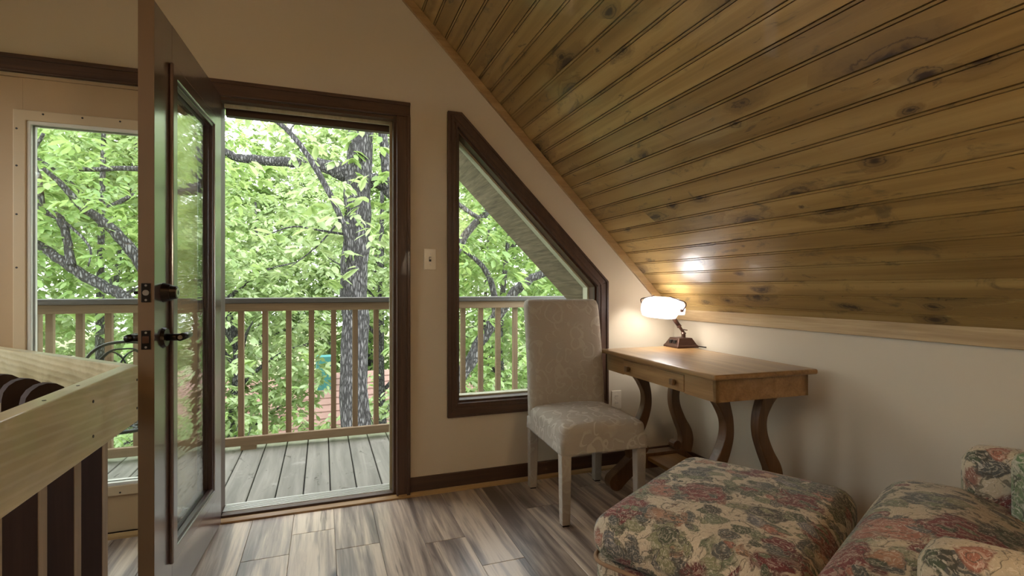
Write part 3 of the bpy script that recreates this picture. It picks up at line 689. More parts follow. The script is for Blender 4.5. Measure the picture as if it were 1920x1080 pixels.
for i in range(8):
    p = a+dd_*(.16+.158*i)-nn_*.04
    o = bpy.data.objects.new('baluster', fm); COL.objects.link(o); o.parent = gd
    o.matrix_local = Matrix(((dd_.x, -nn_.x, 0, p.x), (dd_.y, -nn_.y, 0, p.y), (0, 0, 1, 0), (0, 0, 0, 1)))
    e_ = bpy.data.objects.new('lit_edge_strip', ef); COL.objects.link(e_); e_.parent = o
    cyl(MB(), (0, .1065, .71), (0, .1085, .71), .008, seg=10).build('bolt', M['darkhole'], o)
for z in (.80, .878):
    for y in (-.012, -.30): cyl(MB(), (.018, y, z), (.0195, y, z), .0035, seg=8).build('nail', M['darkhole'], gd)
for i in range(5): cyl(MB(), (-.002+.006*(i % 2), -.32-.16*i, zt1), (-.002+.006*(i % 2), -.32-.16*i, zt1+.001), .0035, seg=8).build('nail', M['darkhole'], gd)

# ================================================================== DESK
DO = Vector((1.508, 1.681)); dang = -.0354      # local x = depth (towards knee wall), local y = length
dr = empty('writing_desk', (DO.x, DO.y, 0), dang); tag(dr, 'oak writing desk with lyre legs under the pine slope', 'desk')
DW, DL, DT = .560, .985, .772
MB().box(0, DW, 0, DL, DT-.024, DT).build('desk_top', M['oak'], dr, bevel=.009, seg=3)
MB().box(.030, .048, .028, .235, .652, DT-.024).build('front_apron', M['oak'], dr)
MB().box(.030, .048, .765, DL-.028, .652, DT-.024).build('front_apron', M['oak'], dr)
MB().box(.030, .048, .235, .765, .736, DT-.024).build('front_apron', M['oak'], dr)
dw = MB().box(.027, .046, .238, .762, .655, .735).build('drawer', M['oak'], dr, bevel=.003)
MB().box(.046, .45, .26, .77, .66, .668).build('drawer_tray', M['oak'], dw)
for y in (.30, .70):
    mb = MB().tube([(.028, y, .694), (.016, y, .694)], .007, 12); k = mb.build('knob', M['knob'], dw)
    MB().box(.000, .018, y-.014, y+.014, .680, .708).build('knob_cap', M['knob'], k, bevel=.004)
MB().box(.030, DW-.03, .028, .046, .652, DT-.024).build('side_apron', M['oak_x'] if 'oak_x' in M else M['oak'], dr)
MB().box(.030, DW-.03, DL-.046, DL-.028, .652, DT-.024).build('side_apron', M['oak'], dr)
MB().box(DW-.048, DW-.03, .028, DL-.028, .652, DT-.024).build('back_apron', M['oak'], dr)
def ribbon(cl, wd):
    """closed outline round a centre line (list of (d,z)) with widths"""
    C = cr([(*p, 0) for p in cl], 6); n_ = len(C); Wd = cr([(w_, 0, 0) for w_ in wd], 6); L, R = [], []
    for i, p in enumerate(C):
        t = (C[min(i+1, n_-1)]-C[max(i-1, 0)]).normalized(); nn = Vector((-t.y, t.x, 0)); h = Wd[i].x/2
        L.append(((p+nn*h).x, (p+nn*h).y)); R.append(((p-nn*h).x, (p-nn*h).y))
    return L+R[::-1]
front_leg = ribbon([(.160, .655), (.185, .60), (.208, .53), (.206, .45), (.172, .36), (.128, .29), (.118, .235), (.135, .175)], [.085, .060, .046, .050, .060, .072, .080, .09])
back_leg = ribbon([(.455, .655), (.425, .60), (.398, .53), (.400, .45), (.434, .36), (.470, .29), (.478, .235), (.46, .175)], [.095, .066, .052, .054, .060, .072, .080, .09])
base_p = arc(.005, .046, .046, 120, 330, 14)+[(.07, .045), (.12, .085), (.18, .105), (.38, .105), (.44, .085), (.49, .045)]+arc(.555, .046, .046, 210, 420, 14)+[(.51, .135), (.45, .185), (.38, .19), (.20, .19), (.11, .185), (.05, .135)]
for y0 in (.150, .800):
    MB().prism(front_leg, 'y', y0, y0+.05).build('leg', M['oak_leg'], dr, bevel=.004)
    MB().prism(back_leg, 'y', y0, y0+.05).build('leg', M['oak_leg'], dr, bevel=.004)
    f = MB().prism(base_p, 'y', y0-.008, y0+.058).build('scroll_foot', M['oak_leg'], dr, bevel=.004)
    for dx, sg in ((.005, 1), (.555, -1)):
        for yy in (y0-.012, y0+.058): cyl(MB(), (dx, yy, .046), (dx, yy+.004, .046), .016, seg=14).build('scroll_eye', M['oak_leg'], f)
    for dx, sg in ((.185, 1), (.405, -1)):
        MB().prism(arc(dx, .215, .026, 0, 340, 14), 'y', y0, y0+.05).build('leg_curl', M['oak_leg'], dr)
    MB().box(.10, .50, y0-.004, y0+.054, .635, .652).build('leg_head', M['oak_leg'], dr)
MB().box(.20, .40, .19, .81, .150, .172).build('stretcher', M['oak'], dr, bevel=.003)

# ================================================================== BANKER'S LAMP
lx, ly, lz = 2.052, 2.575, DT
bl = empty('desk_lamp', (lx, ly, lz), math.radians(-3)); tag(bl, 'lit desk lamp with white opal shade and bronze base', 'lamp')
def frustum(mb, a, b, z0, z1): 
    return mb.add([(-a, -a, z0), (a, -a, z0), (a, a, z0), (-a, a, z0), (-b, -b, z1), (b, -b, z1), (b, b, z1), (-b, b, z1)], [(0, 3, 2, 1), (4, 5, 6, 7), (0, 1, 5, 4), (1, 2, 6, 5), (2, 3, 7, 6), (3, 0, 4, 7)])
mb = MB(); frustum(mb, .074, .074, 0, .010); frustum(mb, .074, .066, .010, .020); frustum(mb, .066, .046, .020, .058); bs = mb.build('base', M['bronze'], bl, bevel=.002)
for y in (-.026, .014): MB().box(-.0665, -.054, y-.012, y+.012, .026, .046).build('front_button', M['black'], bs, bevel=.002)
sx_, sy_ = .012, -.010
mb = MB().tube([(sx_, sy_, .056), (sx_, sy_, .080), (sx_+.0, sy_, .082), (sx_, sy_, .090)], [.013, .012, .017, .012], 14); mb.build('stem_collar', M['bronze'], bl)
top = Vector((-.062, .018, .205))
j0 = Vector((sx_, sy_, .088)); j1 = j0+(top-j0)*.3
MB().tube([j0, j1], .009, 12).build('stem', M['bronze'], bl); MB().tube([j1, j1+(top-j0)*.08], [.015, .013], 12).build('stem_collar', M['bronze'], bl)
MB().tube([j1, top], .0125, 12).build('stem', M['bronze'], bl, True)
MB().tube([j0+Vector((-.012, -.012, .02)), j0+Vector((.026, .0, .014))], .0035, 8).build('switch_key', M['bronze'], bl)
# shade: half barrel of opal glass, axis nearly along the desk length, tipped down a little
ax = Vector((.40, -.91, -.05)).normalized(); up = Vector((-.16, -.09, .98)); up = (up-ax*up.dot(ax)).normalized(); side = ax.cross(up)
sc_ = Vector((-.150, -.035, .235)); Ls, Rs = .225, .072
mb = MB(); na, nl = 22, 10; a0_, a1_ = math.radians(-38), math.radians(218)
for i in range(nl+1):
    t = i/nl*2-1; rr = Rs*(1-.16*abs(t)**4)
    for k in range(na+1):
        a_ = a0_+(a1_-a0_)*k/na; p = sc_+ax*(t*Ls/2)+(side*math.cos(a_)+up*math.sin(a_))*rr; mb.v.append(tuple(p))
for i in range(nl):
    for k in range(na): q_ = i*(na+1)+k; mb.f.append((q_, q_+1, q_+na+2, q_+na+1))
for i in (0, nl):
    c_ = sc_+ax*((1 if i else -1)*(Ls/2+.006)); mb.v.append(tuple(c_)); ci = len(mb.v)-1
    for k in range(na): q_ = i*(na+1)+k; mb.f.append((q_, q_+1, ci))
sh = mb.build('lamp_shade', M['opal'], bl, True); so = sh.modifiers.new('thick', 'SOLIDIFY'); so.thickness = .003
for sg in (-1, 1):
    e = sc_+ax*(sg*(Ls/2+.006)); MB().tube([e, e+ax*(sg*.014)], [.009, .007], 12).build('shade_screw', M['bronze'], bl)
    e2 = e+ax*(sg*.010)
    pts = cr([e2, e2+ax*(sg*.022)+up*.030-side*.002, e2+ax*(sg*.018)+up*.052-side*.0, e2-ax*(sg*.035)+up*.066, e2-ax*(sg*.075)+up*.078], 5)
    MB().tube(pts, .0032, 8).build('bracket_arm', M['bronze'], bl, True)
MB().tube([top, top+(top-j0)*.12, sc_+up*(-.01)], [.0125, .011, .010], 12).build('socket_arm', M['bronze'], bl, True)
MB().tube([sc_-ax*.055, sc_-ax*.02, sc_+ax*.02, sc_+ax*.05], [.012, .022, .022, .010], 14).build('bulb', M['bulb'], bl, True)
MB().tube(cr([(.07, .0, .010), (.088, -.012, .006), (.10, -.035, .0045), (.105, -.10, .0045)], 5), .0035, 8).build('power_cord', M['black'], bl, True)
Ml = Matrix.Translation((lx, ly, lz)) @ Matrix.Rotation(math.radians(-3), 4, 'Z')

# ================================================================== SLIPCOVERED CHAIR
ch = empty('dining_chair', (1.298, 2.425, 0), math.radians(-4.0)); tag(ch, 'beige damask slipcovered dining chair in front of the raked window', 'chair')
cw, cf, cb = .226, -.265, .265          # half width, front y, back y
def seatfn(q, p):
    if p[2] < 0: q.x = p[0]*cw*(1-.012*p[2]); q.y = p[1]*.264*(1-.006*p[2]); q.z = p[2]*.066
    return q
me = plush(cw, .264, .066, .034, (.028, 0), 18, seatfn); s_ = link('seat', me, M['damaskseat'], ch); s_.location = (0, -.002, .408)
def leg(x, y, s0, s1, lean=0):
    vs = []
    for z, h in ((0.006, s1), (.35, s0)):
        k = lean*(1-z/.35); vs += [(x-h, y-h+k, z), (x+h, y-h+k, z), (x+h, y+h+k, z), (x-h, y+h+k, z)]
    MB().add(vs, [(0, 3, 2, 1), (4, 5, 6, 7), (0, 1, 5, 4), (1, 2, 6, 5), (2, 3, 7, 6), (3, 0, 4, 7)]).build('leg', M['damask'], ch, bevel=.005)
    MB().box(x-s1*.8, x+s1*.8, y-s1*.8+lean, y+s1*.8+lean, 0, .006).build('glide', M['black'], ch)
for sx in (-1, 1):
    leg(sx*(cw-.027), cf+.028, .026, .021); leg(sx*(cw-.027), cb-.03, .026, .021, .012)
def backfn(q, p):
    z = q.z+.34; t = z/.68; q.y += .075*t*t*1.0+.02*t; q.x *= 1.0-.0*t
    q.y += -.012*(1-p[0]**2)*math.sin(math.pi*min(1, t))
    return q
me = plush(cw+.002, .044, .34, .032, (0, 0), 18, backfn); b_ = link('backrest', me, M['damask'], ch); b_.location = (0, cb-.045, .725)

# ================================================================== OTTOMAN
fx, fy = (Vector((1.47, 1.79)), Vector((.80, 1.415)))
oa = math.atan2(.375, .667)
oc = Vector((1.275, 1.345)); ot = empty('ottoman', (oc.x, oc.y, 0), oa); tag(ot, 'square floral tapestry ottoman with piped cushion', 'ottoman')
OW, OD = .40, .315
me = plush(OW, OD, .075, .070, (.028, 0), 18); c_ = link('cushion', me, M['floral'], ot); c_.location = (0, 0, .355)
def rrect(w_, d_, r_, n_=6):
    out = []
    for cx_, cy_, a_ in ((w_-r_, d_-r_, 0), (-w_+r_, d_-r_, 90), (-w_+r_, -d_+r_, 180), (w_-r_, -d_+r_, 270)): out += arc(cx_, cy_, r_, a_, a_+90, n_)
    return out
for z in (.285, ):
    rr_ = rrect(OW-.006, OD-.006, .06); MB().tube([(p[0], p[1], z) for p in rr_]+[(rr_[0][0], rr_[0][1], z)], .0065, 8, False).build('piping', M['piping'], c_, True).location = (0, 0, -.355)
MB().prism(rrect(OW-.012, OD-.012, .055), 'z', .05, .285).build('base_cover', M['floral'], ot, bevel=.01)
for sx in (-1, 1):
    for sy in (-1, 1): MB().tube([(sx*(OW-.08), sy*(OD-.08), 0), (sx*(OW-.08), sy*(OD-.08), .055)], [.022, .03], 14).build('foot', M['oak_leg'], ot)

# ================================================================== ARMCHAIR
aa = math.radians(24.0)
L_ = Vector((math.cos(aa), math.sin(aa))); B_ = Vector((math.sin(aa), -math.cos(aa)))
far_in = Vector((1.800, .980)); SW = .70                      # seat width between the arms
ac = far_in-L_*(SW/2)                                          # front centre between arms
ar = empty('armchair', (ac.x, ac.y, 0), aa); tag(ar, 'floral upholstered armchair with rounded arms beside the knee wall', 'armchair')
# local x = across, local y = towards the ottoman (front), so back is -y
for sg in (-1, 1):
    me = plush(.068, .235, .295, .055, (.01, 0), 12); link('arm', me, M['floral2'] if sg < 0 else M['floral2'], ar).location = (sg*(SW/2+.066), -.235, .355)
me = plush(SW/2+.125, .105, .10, .085, (.03, 0), 14)
def tcush(q, p):
    # T-cushion: narrower where it runs back between the arms
    if q.y < -.04: q.x *= (SW/2-.004)/(SW/2+.10)
    q.z += -.30*max(0, -(q.y-.12))
    return q
me = plush(SW/2+.10, .33, .105, .095, (.055, 0), 22, tcush); link('seat_cushion', me, M['floral2'], ar).location = (0, -.125, .405)
MB().box(-SW/2-.12, SW/2+.12, -.46, .015, .06, .30).build('seat_frame', M['floral2'], ar, bevel=.02)
me = plush(SW/2+.12, .09, .32, .08, (0, 0), 14, lambda q, p: Vector((q.x, q.y-.12*(q.z+.3), q.z))); link('back', me, M['floral2'], ar).location = (0, -.42, .52)
for sx in (-1, 1):
    for y in (-.40, -.03): MB().tube([(sx*.36, y, 0), (sx*.36, y, .07)], [.02, .028], 12).build('foot', M['oak_leg'], ar)
pl = plush(.155, .05, .15, .045, (0, 0), 14, lambda q, p: Vector((q.x, q.y*(1-.55*max(abs(p[0]), abs(p[2]))**3), q.z)))
pw = link('throw_pillow', pl, M['floralgreen']); tag(pw, 'green leaf print throw pillow leaning in the armchair', 'pillow')
pp = far_in-L_*.105+B_*.27; pw.location = (pp.x, pp.y, .555); pw.rotation_euler = (math.radians(-10), 0, aa+math.pi/2)

# ================================================================== BISTRO CHAIR ON THE DECK
bc = empty('bistro_chair', (-1.00, 3.30, DZ), math.radians(18)); tag(bc, 'dark wire bistro chair on the deck behind the fixed panel', 'chair')
zs = .43; rs = .19
ringp = [(rs*math.cos(t), rs*math.sin(t), zs) for t in np.linspace(0, 2*math.pi, 33)]
seat = MB().tube(ringp, .009, 8, False).build('seat_rim', M['iron'], bc, True)
mb = MB()
for i in range(-9, 10):
    c0 = i*.02; h_ = math.sqrt(max(0, rs*rs-c0*c0))
    mb.tube([(c0, -h_, zs), (c0, h_, zs)], .0016, 4); mb.tube([(-h_, c0, zs), (h_, c0, zs)], .0016, 4)
mb.build('seat_mesh', M['iron'], bc)
for k in range(8):
    t = k*math.pi/4; c0 = (.125*math.cos(t), .125*math.sin(t))
    MB().tube([(c0[0]+.052*math.cos(q_), c0[1]+.052*math.sin(q_), zs+.004) for q_ in np.linspace(0, 2*math.pi, 17)], .004, 6, False).build('seat_scroll', M['iron'], bc, True)
for t in (45, 135, 225, 315):
    c_, s_ = math.cos(math.radians(t)), math.sin(math.radians(t))
    MB().tube(cr([(c_*.17, s_*.17, zs), (c_*.175, s_*.175, .30), (c_*.18, s_*.18, .12), (c_*.20, s_*.20, 0)], 5), .0085, 8).build('leg', M['iron'], bc, True)
MB().tube([(.125*math.cos(t), .125*math.sin(t), .12+.03*math.cos(2*t)) for t in np.linspace(0, 2*math.pi, 33)], .006, 6, False).build('leg_brace', M['iron'], bc, True)
bk = lambda x, z: (x, .165+.12*(z-zs), z)
MB().tube(cr([bk(-.15, zs), bk(-.17, .62), bk(-.165, .76), bk(-.10, .835), bk(0, .855), bk(.10, .835), bk(.165, .76), bk(.17, .62), bk(.15, zs)], 6), .0085, 8).build('back_hoop', M['iron'], bc, True)
for sg in (-1, 1):
    MB().tube(cr([bk(sg*.02, zs+.02), bk(sg*.11, .56), bk(sg*.12, .70), bk(sg*.06, .80), bk(0, .76), bk(-sg*.03, .66)], 6), .005, 6).build('back_scroll', M['iron'], bc, True)
MB().tube(cr([bk(-.155, .70), bk(-.07, .80), bk(0, .815), bk(.07, .80), bk(.155, .70)], 6), .005, 6).build('back_scroll', M['iron'], bc, True)

# ================================================================== GROUND, NEIGHBOUR, TREES
GZ = -3.1
g = MB().box(-40, 40, D+.2, 60, GZ-.3, GZ).build('ground', M['ground']); tag(g, 'shaded leafy ground below the deck', 'ground', kind='structure')
g = MB().box(-40, 40, -40, YB-.2, GZ-.3, GZ).build('ground_rear', M['ground']); tag(g, 'ground behind the house', 'ground', kind='structure')
hs = empty('neighbour_house', (0.1, 11.5, GZ), math.radians(4)); tag(hs, 'low house with salmon shingle roof below the trees', 'house')
MB().box(-2.2, 3.2, .35, 4, 0, 1.25).build('wall', M['housewall'], hs)
mb = MB(); nrow = 9
for i in range(nrow):
    y = i*.16; z = 1.15+i*.115
    mb.add([(-2.6, y, z+.03), (3.6, y, z+.03), (3.6, y+.18, z+.13), (-2.6, y+.18, z+.13), (-2.6, y, z), (3.6, y, z)], [(0, 1, 2, 3), (4, 5, 1, 0)])
rf = mb.build('roof', M['roofred'], hs); tag(rf, kind=None)
MB().box(-.15, .25, 1.0, 1.4, 1.7, 2.65).build('chimney', M['teal'], rf)

def leaf_mesh(name, c, d, nrm, size, wr=.42):
    """many leaves in one mesh: c centres, d directions, nrm normals, size lengths"""
    n_ = len(c); d = d/np.linalg.norm(d, axis=1, keepdims=True); s_ = np.cross(d, nrm); s_ /= np.linalg.norm(s_, axis=1, keepdims=True)+1e-9
    u_ = np.cross(s_, d); sz = size[:, None]; w_ = sz*wr
    pts = [c, c+d*sz*.33+s_*w_*.40+u_*sz*.05, c+d*sz*.33-s_*w_*.40+u_*sz*.05, c+d*sz*.70+s_*w_*.42-u_*sz*.02, c+d*sz*.70-s_*w_*.42-u_*sz*.02, c+d*sz-u_*sz*.12]
    V = np.stack(pts, 1).reshape(-1, 3)
    b = np.arange(n_)*6
    tri = np.stack([np.stack([b, b+2, b+1], 1), np.stack([b+1, b+2, b+4], 1), np.stack([b+1, b+4, b+3], 1), np.stack([b+3, b+4, b+5], 1)], 1).reshape(-1, 3)
    me = bpy.data.meshes.new(name); me.vertices.add(len(V)); me.vertices.foreach_set('co', V.ravel().astype(np.float32))
    me.loops.add(tri.size); me.loops.foreach_set('vertex_index', tri.ravel().astype(np.int32))
    me.polygons.add(len(tri)); me.polygons.foreach_set('loop_start', (np.arange(len(tri))*3).astype(np.int32)); me.polygons.foreach_set('loop_total', np.full(len(tri), 3, np.int32))
    me.update(calc_edges=True); return me
def sprays(centres, per, size, spread=.9):
    """compound leaves: 'per' leaflets fan out from each spray point and droop"""
    n_ = len(centres); az = rng.uniform(0, 2*np.pi, n_); c, d, nr, sz = [], [], [], []
    for k in range(per):
        a_ = az+(k-(per-1)/2)*spread*2/per+rng.normal(0, .12, n_); droop = rng.uniform(-.75, .05, n_)
        dd = np.stack([np.cos(a_), np.sin(a_), droop], 1); c.append(centres+rng.normal(0, size*.12, (n_, 3))); d.append(dd)
        nr.append(np.stack([rng.normal(0, .35, n_), rng.normal(0, .35, n_), np.ones(n_)], 1)); sz.append(size*rng.uniform(.65, 1.2, n_))
    return np.concatenate(c), np.concatenate(d), np.concatenate(nr), np.concatenate(sz)
def wob(pts, n_=5): return cr(pts, n_)
def limb(root, pts, rpx, name='limb'):
    """limb from (u, v, depth) control points; rpx = half width in pixels at each"""
    P = [at(*p) for p in pts]; R = [r_*p[2]/FPX for p, r_ in zip(pts, rpx)]
    C = cr(P, 5); Rr = [v_.x for v_ in cr([(r_, 0, 0) for r_ in R], 5)]
    C = [c_+Vector((random.gauss(0, 1), random.gauss(0, 1), random.gauss(0, 1)))*Rr[i]*.10 for i, c_ in enumerate(C)]
    MB().tube(C, [max(.003, r_) for r_ in Rr], 10).build(name, M['bark'], root, True); return C
def along(C, n_, sp):
    C = np.array([tuple(p) for p in C]); i = rng.integers(0, len(C)-1, n_); t = rng.random((n_, 1))
    return C[i]*(1-t)+C[i+1]*t+rng.normal(0, sp, (n_, 3))
def finish_tree(root, cents, per, size, mat, nleaf=0):
    keep = [i for i, p in enumerate(cents) if p[1] > 4.75]; cents = cents[keep]
    c, d, nr, sz = sprays(cents, per, size)
    if nleaf:      # nearest leaves as single parts
        lm = leaf_mesh('leaf', np.zeros((1, 3)), np.array([[1., 0, 0]]), np.array([[0, 0, 1.]]), np.array([1.0])); lm.materials.append(mat)
        order = np.argsort(np.linalg.norm(c-np.array([0, 0, H]), axis=1))[:nleaf]
        for i in order:
            dx = Vector(d[i]).normalized(); s_ = dx.cross(Vector(nr[i])).normalized(); u_ = s_.cross(dx)
            o = bpy.data.objects.new('leaf', lm); COL.objects.link(o); o.parent = root
            mw = Matrix((dx, -s_, u_)).transposed()*float(sz[i]); mw = mw.to_4x4(); mw.translation = Vector(c[i])
            o.matrix_local = Matrix.Translation(root.location).inverted() @ mw
        rest = np.setdiff1d(np.arange(len(c)), order); c, d, nr, sz = c[rest], d[rest], nr[rest], sz[rest]
    f = link('foliage', leaf_mesh('foliage', c-np.array(root.location), d, nr, sz), mat, root); tag(f, kind='stuff')
def tree_root(name, base, label):
    r_ = empty(name, base); tag(r_, label, 'tree', 'trees beyond the deck railing'); return r_
def reroot(root):
    for o in root.children:
        if o.name.split('.')[0] in ('trunk', 'limb', 'twig'): o.location = -root.location

# 1: the big grey trunk in the doorway
b0_ = at(664, 700, 6.2); T = tree_root('hickory_tree', (b0_.x, b0_.y, GZ), 'tall grey barked tree with thick trunk in the open doorway view')
trunk = limb(T, [(668, 1160, 6.2), (665, 800, 6.2), (664, 560, 6.2), (668, 400, 6.2), (676, 230, 6.2), (682, -60, 6.2)], [30, 26, 25, 25, 23, 20], 'trunk')
l1 = limb(T, [(672, 335, 6.2), (640, 322, 6.15), (590, 306, 6.1), (520, 303, 6.0), (450, 296, 5.9), (405, 284, 5.8), (340, 320, 5.8), (250, 316, 5.7), (150, 318, 5.6)], [22, 17, 11, 9, 8, 6.5, 6, 5, 4])
l2 = limb(T, [(675, 335, 6.25), (705, 340, 6.3), (725, 345, 6.3), (722, 290, 6.35), (716, 220, 6.4), (722, 120, 6.4)], [16, 13, 11, 9, 8, 6])
l3 = limb(T, [(720, 342, 6.3), (735, 370, 6.3), (775, 380, 6.3), (830, 370, 6.2), (900, 410, 6.2)], [9, 7, 6, 5, 4])
cc_ = np.concatenate([along(l1, 46, .32), along(l2, 24, .3), along(trunk[8:], 34, .42), along(l3, 16, .3)])
finish_tree(T, cc_, 6, .17, M['leafA'], 220)
# 2: slender diagonal stem across the doorway
b0_ = at(700, 900, 5.4); T2 = tree_root('slender_tree', (b0_.x, b0_.y, GZ), 'slender leaning stem crossing the doorway view left of the trunk')
s1 = limb(T2, [(735, 1200, 5.6), (690, 800, 5.5), (655, 480, 5.4), (635, 400, 5.4), (600, 330, 5.4), (565, 275, 5.4), (525, 232, 5.4), (480, 212, 5.4), (420, 196, 5.4)], [7, 6.5, 6, 5.5, 5.5, 5, 4.5, 4, 3], 'trunk')
s2 = limb(T2, [(530, 236, 5.4), (515, 210, 5.35), (508, 180, 5.3)], [2.5, 2, 1.2], 'twig')
s3 = limb(T2, [(652, 440, 5.4), (600, 432, 5.35), (550, 425, 5.3), (500, 440, 5.25)], [2.6, 2, 1.6, 1], 'twig')
s4 = limb(T2, [(640, 410, 5.4), (610, 445, 5.3), (585, 470, 5.2), (545, 500, 5.2)], [2, 1.6, 1.3, .8], 'twig')
s5 = limb(T2, [(560, 272, 5.4), (545, 245, 5.4), (560, 225, 5.4)], [2.4, 1.8, 1], 'twig')
finish_tree(T2, np.concatenate([along(s1[12:], 26, .25), along(s3, 12, .15), along(s4, 12, .15), along(s2, 8, .2)]), 5, .17, M['leafB'], 120)
# 3: branching tree in the left panel
b0_ = at(330, 700, 5.7); T3 = tree_root('branching_tree', (b0_.x, b0_.y, GZ), 'dark barked tree whose limbs cross the fixed left panel')
t0 = limb(T3, [(395, 1150, 5.7), (375, 800, 5.7), (340, 620, 5.7), (290, 545, 5.65), (255, 480, 5.6), (205, 425, 5.5), (150, 385, 5.4), (115, 345, 5.3), (80, 315, 5.2)], [20, 18, 15, 13, 11, 9, 7, 5, 3.5], 'trunk')
t1 = limb(T3, [(345, 640, 5.7), (230, 555, 5.5), (170, 525, 5.4), (125, 495, 5.3), (80, 465, 5.25), (30, 442, 5.2), (-60, 400, 5.1)], [13, 10, 10, 9, 8, 7, 5])
t2 = limb(T3, [(135, 500, 5.3), (128, 460, 5.3), (112, 410, 5.3), (78, 388, 5.25), (70, 330, 5.2), (50, 285, 5.2), (35, 250, 5.2)], [8, 7, 7, 7, 6, 5, 4])
t3 = limb(T3, [(58, 290, 5.2), (70, 270, 5.2), (82, 250, 5.2)], [4, 3.5, 3])
t4 = limb(T3, [(365, 760, 5.7), (352, 500, 5.7), (345, 400, 5.7), (362, 320, 5.7), (355, 250, 5.7), (368, 150, 5.7)], [16, 13, 13, 16, 13, 10])
t5 = limb(T3, [(100, 400, 5.3), (150, 440, 5.3), (170, 470, 5.3), (165, 500, 5.3)], [3, 2.5, 2, 1.5], 'twig')
finish_tree(T3, np.concatenate([along(t0[18:], 34, .30), along(t1[8:], 36, .28), along(t2, 34, .28), along(t4, 30, .35)]), 6, .165, M['leafA'], 220)
# 4: tree in the raked window
b0_ = at(840, 900, 6.6); T4 = tree_root('forked_tree', (b0_.x, b0_.y, GZ), 'forked tree whose dark limbs cross the raked window view')
u0 = limb(T4, [(800, 1150, 6.6), (830, 800, 6.6), (880, 680, 6.6), (920, 610, 6.6), (955, 560, 6.5), (985, 530, 6.5), (1020, 512, 6.5), (1100, 490, 6.4)], [16, 13, 12, 11, 10, 8, 7, 5], 'trunk')
u1 = limb(T4, [(780, 700, 6.7), (830, 540, 6.7), (862, 460, 6.7), (885, 425, 6.7), (915, 395, 6.7), (960, 330, 6.7)], [9, 9, 8, 7, 6, 4])
u2 = limb(T4, [(870, 470, 6.9), (905, 500, 6.9), (925, 545, 6.9), (930, 620, 6.9)], [3, 5, 6, 7])
finish_tree(T4, np.concatenate([along(u0[10:], 40, .35), along(u1, 32, .35), along(u2, 14, .3)]), 6, .165, M['leafA'], 150)
# background trees: crowns of many leaves, each tree with its own trunk
BT = [(-5.6, 9.0, 1.6, 2.2, 3.0, 'leafC'), (-3.3, 10.2, 2.2, 2.0, 3.2, 'leafA'), (-1.3, 9.4, .2, 1.5, 2.0, 'leafB'), (1.2, 10.4, 2.6, 1.9, 2.4, 'leafB'), (3.2, 9.2, 1.2, 1.9, 3.0, 'leafA'), (5.4, 10.0, 1.6, 2.2, 3.2, 'leafC'),
      (-8.2, 14.0, 2.2, 3.0, 4.4, 'leafC'), (-4.6, 15.2, 2.4, 2.8, 4.2, 'leafB'), (-1.6, 17.4, 1.6, 2.6, 3.6, 'leafB'), (1.6, 18.2, .6, 2.6, 3.2, 'leafA'), (5.0, 16.4, 2.0, 2.7, 4.2, 'leafB'), (8.4, 14.2, 2.4, 3.0, 4.4, 'leafC'),
      (-9.5, 21.0, 4.0, 4.2, 6.0, 'leafB'), (-4.6, 22.0, 4.6, 3.6, 5.6, 'leafA'), (.2, 23.0, 4.4, 3.6, 5.4, 'leafB'), (4.8, 22.4, 4.8, 3.6, 5.6, 'leafA'), (10.0, 21.5, 4.2, 4.2, 6.0, 'leafB')]
desc = ['deep green leafy tree far left beyond the railing', 'fresh green tree behind the fixed left panel', 'low pale green tree just left of the doorway trunk', 'high pale tree crown behind the big trunk', 'fresh green tree seen through the raked window', 'deep green tree at the right end of the view',
        'large distant dark tree at the far left', 'pale distant tree behind the left panel limbs', 'pale distant tree behind the doorway centre', 'distant fresh green tree low behind the doorway', 'pale distant tree behind the raked window', 'large distant dark tree at the far right',
        'tallest pale tree on the skyline at far left', 'tall green tree on the skyline behind the left panel', 'tall pale tree on the skyline behind the doorway', 'tall green tree on the skyline behind the raked window', 'tall pale tree on the skyline at far right']
for (X, Y, Z, rxy, rz, mt), ds in zip(BT, desc):
    t_ = tree_root('woodland_tree', (X, Y, GZ), ds)
    P = cr([(0, 0, 0), (random.uniform(-.15, .15), 0, 1.6), (random.uniform(-.3, .3), .1, 3.2), (random.uniform(-.4, .4), 0, Z-GZ+rz*.6)], 5)
    MB().tube(P, list(np.linspace(.15, .03, len(P))), 8).build('trunk', M['bark'], t_, True)
    for k in range(7):
        a_ = random.uniform(0, 6.28); i = random.randrange(4, len(P)-2); e_ = P[i]+Vector((math.cos(a_)*rxy*.8, math.sin(a_)*rxy*.6, random.uniform(.3, 1.3)))
        m_ = (P[i]+e_)/2+Vector((0, 0, .15)); MB().tube(cr([P[i], m_, e_], 4), list(np.linspace(.045, .008, 9)), 6).build('limb', M['bark'], t_, True)
    nc = 1700 if Y < 12 else 2000 if Y < 20 else 2400
    v_ = rng.normal(0, 1, (nc, 3)); v_ /= np.linalg.norm(v_, axis=1, keepdims=True); v_ *= rng.uniform(.35, 1.0, (nc, 1))**.5
    # clump the crown
    cl = rng.normal(0, 1, (26, 3)); cl /= np.linalg.norm(cl, axis=1, keepdims=True); cl *= rng.uniform(.45, .98, (26, 1)); pick = rng.integers(0, 26, nc)
    v_ = np.where(rng.random((nc, 1)) < .72, cl[pick]+rng.normal(0, .14, (nc, 3)), v_)
    pos = v_*np.array([rxy, rxy*.8, rz])+np.array([X, Y, Z]); pos = pos[pos[:, 2] > GZ+.2]
    finish_tree(t_, pos, 5, .16 if Y < 12 else .25 if Y < 20 else .36, M[mt])
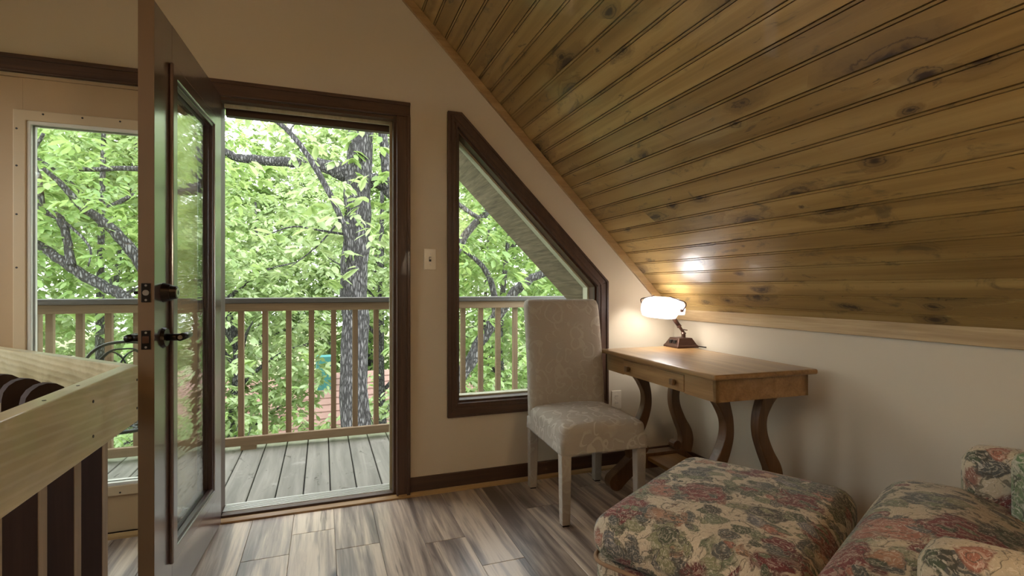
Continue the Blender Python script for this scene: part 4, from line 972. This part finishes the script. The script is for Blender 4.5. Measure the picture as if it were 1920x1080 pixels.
# understorey shrubs
for i, (X, Y, Z, r_) in enumerate([(-3.4, 7.2, -1.0, 1.2), (-1.6, 7.6, -1.2, 1.2), (-.4, 8.0, -1.6, 1.0), (1.4, 7.8, -1.1, 1.2), (2.9, 7.4, -.9, 1.2), (4.4, 7.6, -.7, 1.3), (-5.2, 7.4, -.8, 1.3)]):
    t_ = empty('understorey_shrub', (X, Y, GZ)); tag(t_, ['pale shrub left of the bistro chair view', 'pale shrub behind the open door pane', 'small shrub low in the left of the doorway', 'shrub low beside the big trunk', 'shrub low behind the raked window balusters', 'shrub at the far right of the railing', 'shrub at the far left of the railing'][i], 'shrub', 'shrubs below the deck railing')
    mb = MB()
    for k in range(6):
        a_ = random.uniform(0, 6.28); mb.tube(cr([(0, 0, 0), (math.cos(a_)*r_*.3, math.sin(a_)*r_*.3, (Z-GZ)*.6), (math.cos(a_)*r_*.7, math.sin(a_)*r_*.6, (Z-GZ)*1.2)], 4), list(np.linspace(.03, .006, 9)), 5)
    mb.build('stem', M['bark'], t_, True)
    v_ = rng.normal(0, .5, (560, 3))*np.array([r_, r_*.7, r_*.8])+np.array([X, Y, Z]); v_ = v_[v_[:, 2] > GZ+.1]
    finish_tree(t_, v_, 5, .14, M['leafB' if i % 2 else 'leafA'])
bpy.context.view_layer.update()
for r_ in (T, T2, T3, T4): reroot(r_)
# unseen fill light added as a pendant on the ridge behind the viewpoint
pd = empty('fill_pendant', (RX, -.6, 2.72)); tag(pd, 'added bronze shaded fill pendant on the ridge behind the viewpoint', 'lamp')
MB().tube([(0, 0, .1), (0, 0, CC-RX-2.72)], .006, 8).build('cord', M['black'], pd)
MB().tube([(0, 0, -.12), (0, 0, .05), (0, 0, .12)], [.16, .09, .03], 24, False).build('metal_shade', M['bronze'], pd)
lamp('fill_pendant_light', 'POINT', (RX, -.6, 2.62), 20, (1.0, .55, .24), .12)

# unseen floor lamp added for fill behind the viewpoint, at the low side
fp = empty('fill_floor_lamp', (1.15, -1.15, 0)); tag(fp, 'added linen shaded fill lamp behind the viewpoint near the knee wall', 'lamp')
MB().tube([(0, 0, 0), (0, 0, .02), (0, 0, .03)], [.14, .14, .03], 24).build('base', M['bronze'], fp, bevel=.003)
MB().tube([(0, 0, .03), (0, 0, 1.36)], .010, 12).build('pole', M['bronze'], fp)
MB().tube([(0, 0, 1.30), (0, 0, 1.60)], [.21, .13], 32, False).build('lamp_shade', M['linen'], fp, True)
lamp('fill_floor_light', 'POINT', (1.15, -1.15, 1.45), 42, (1.0, .86, .68), .05)
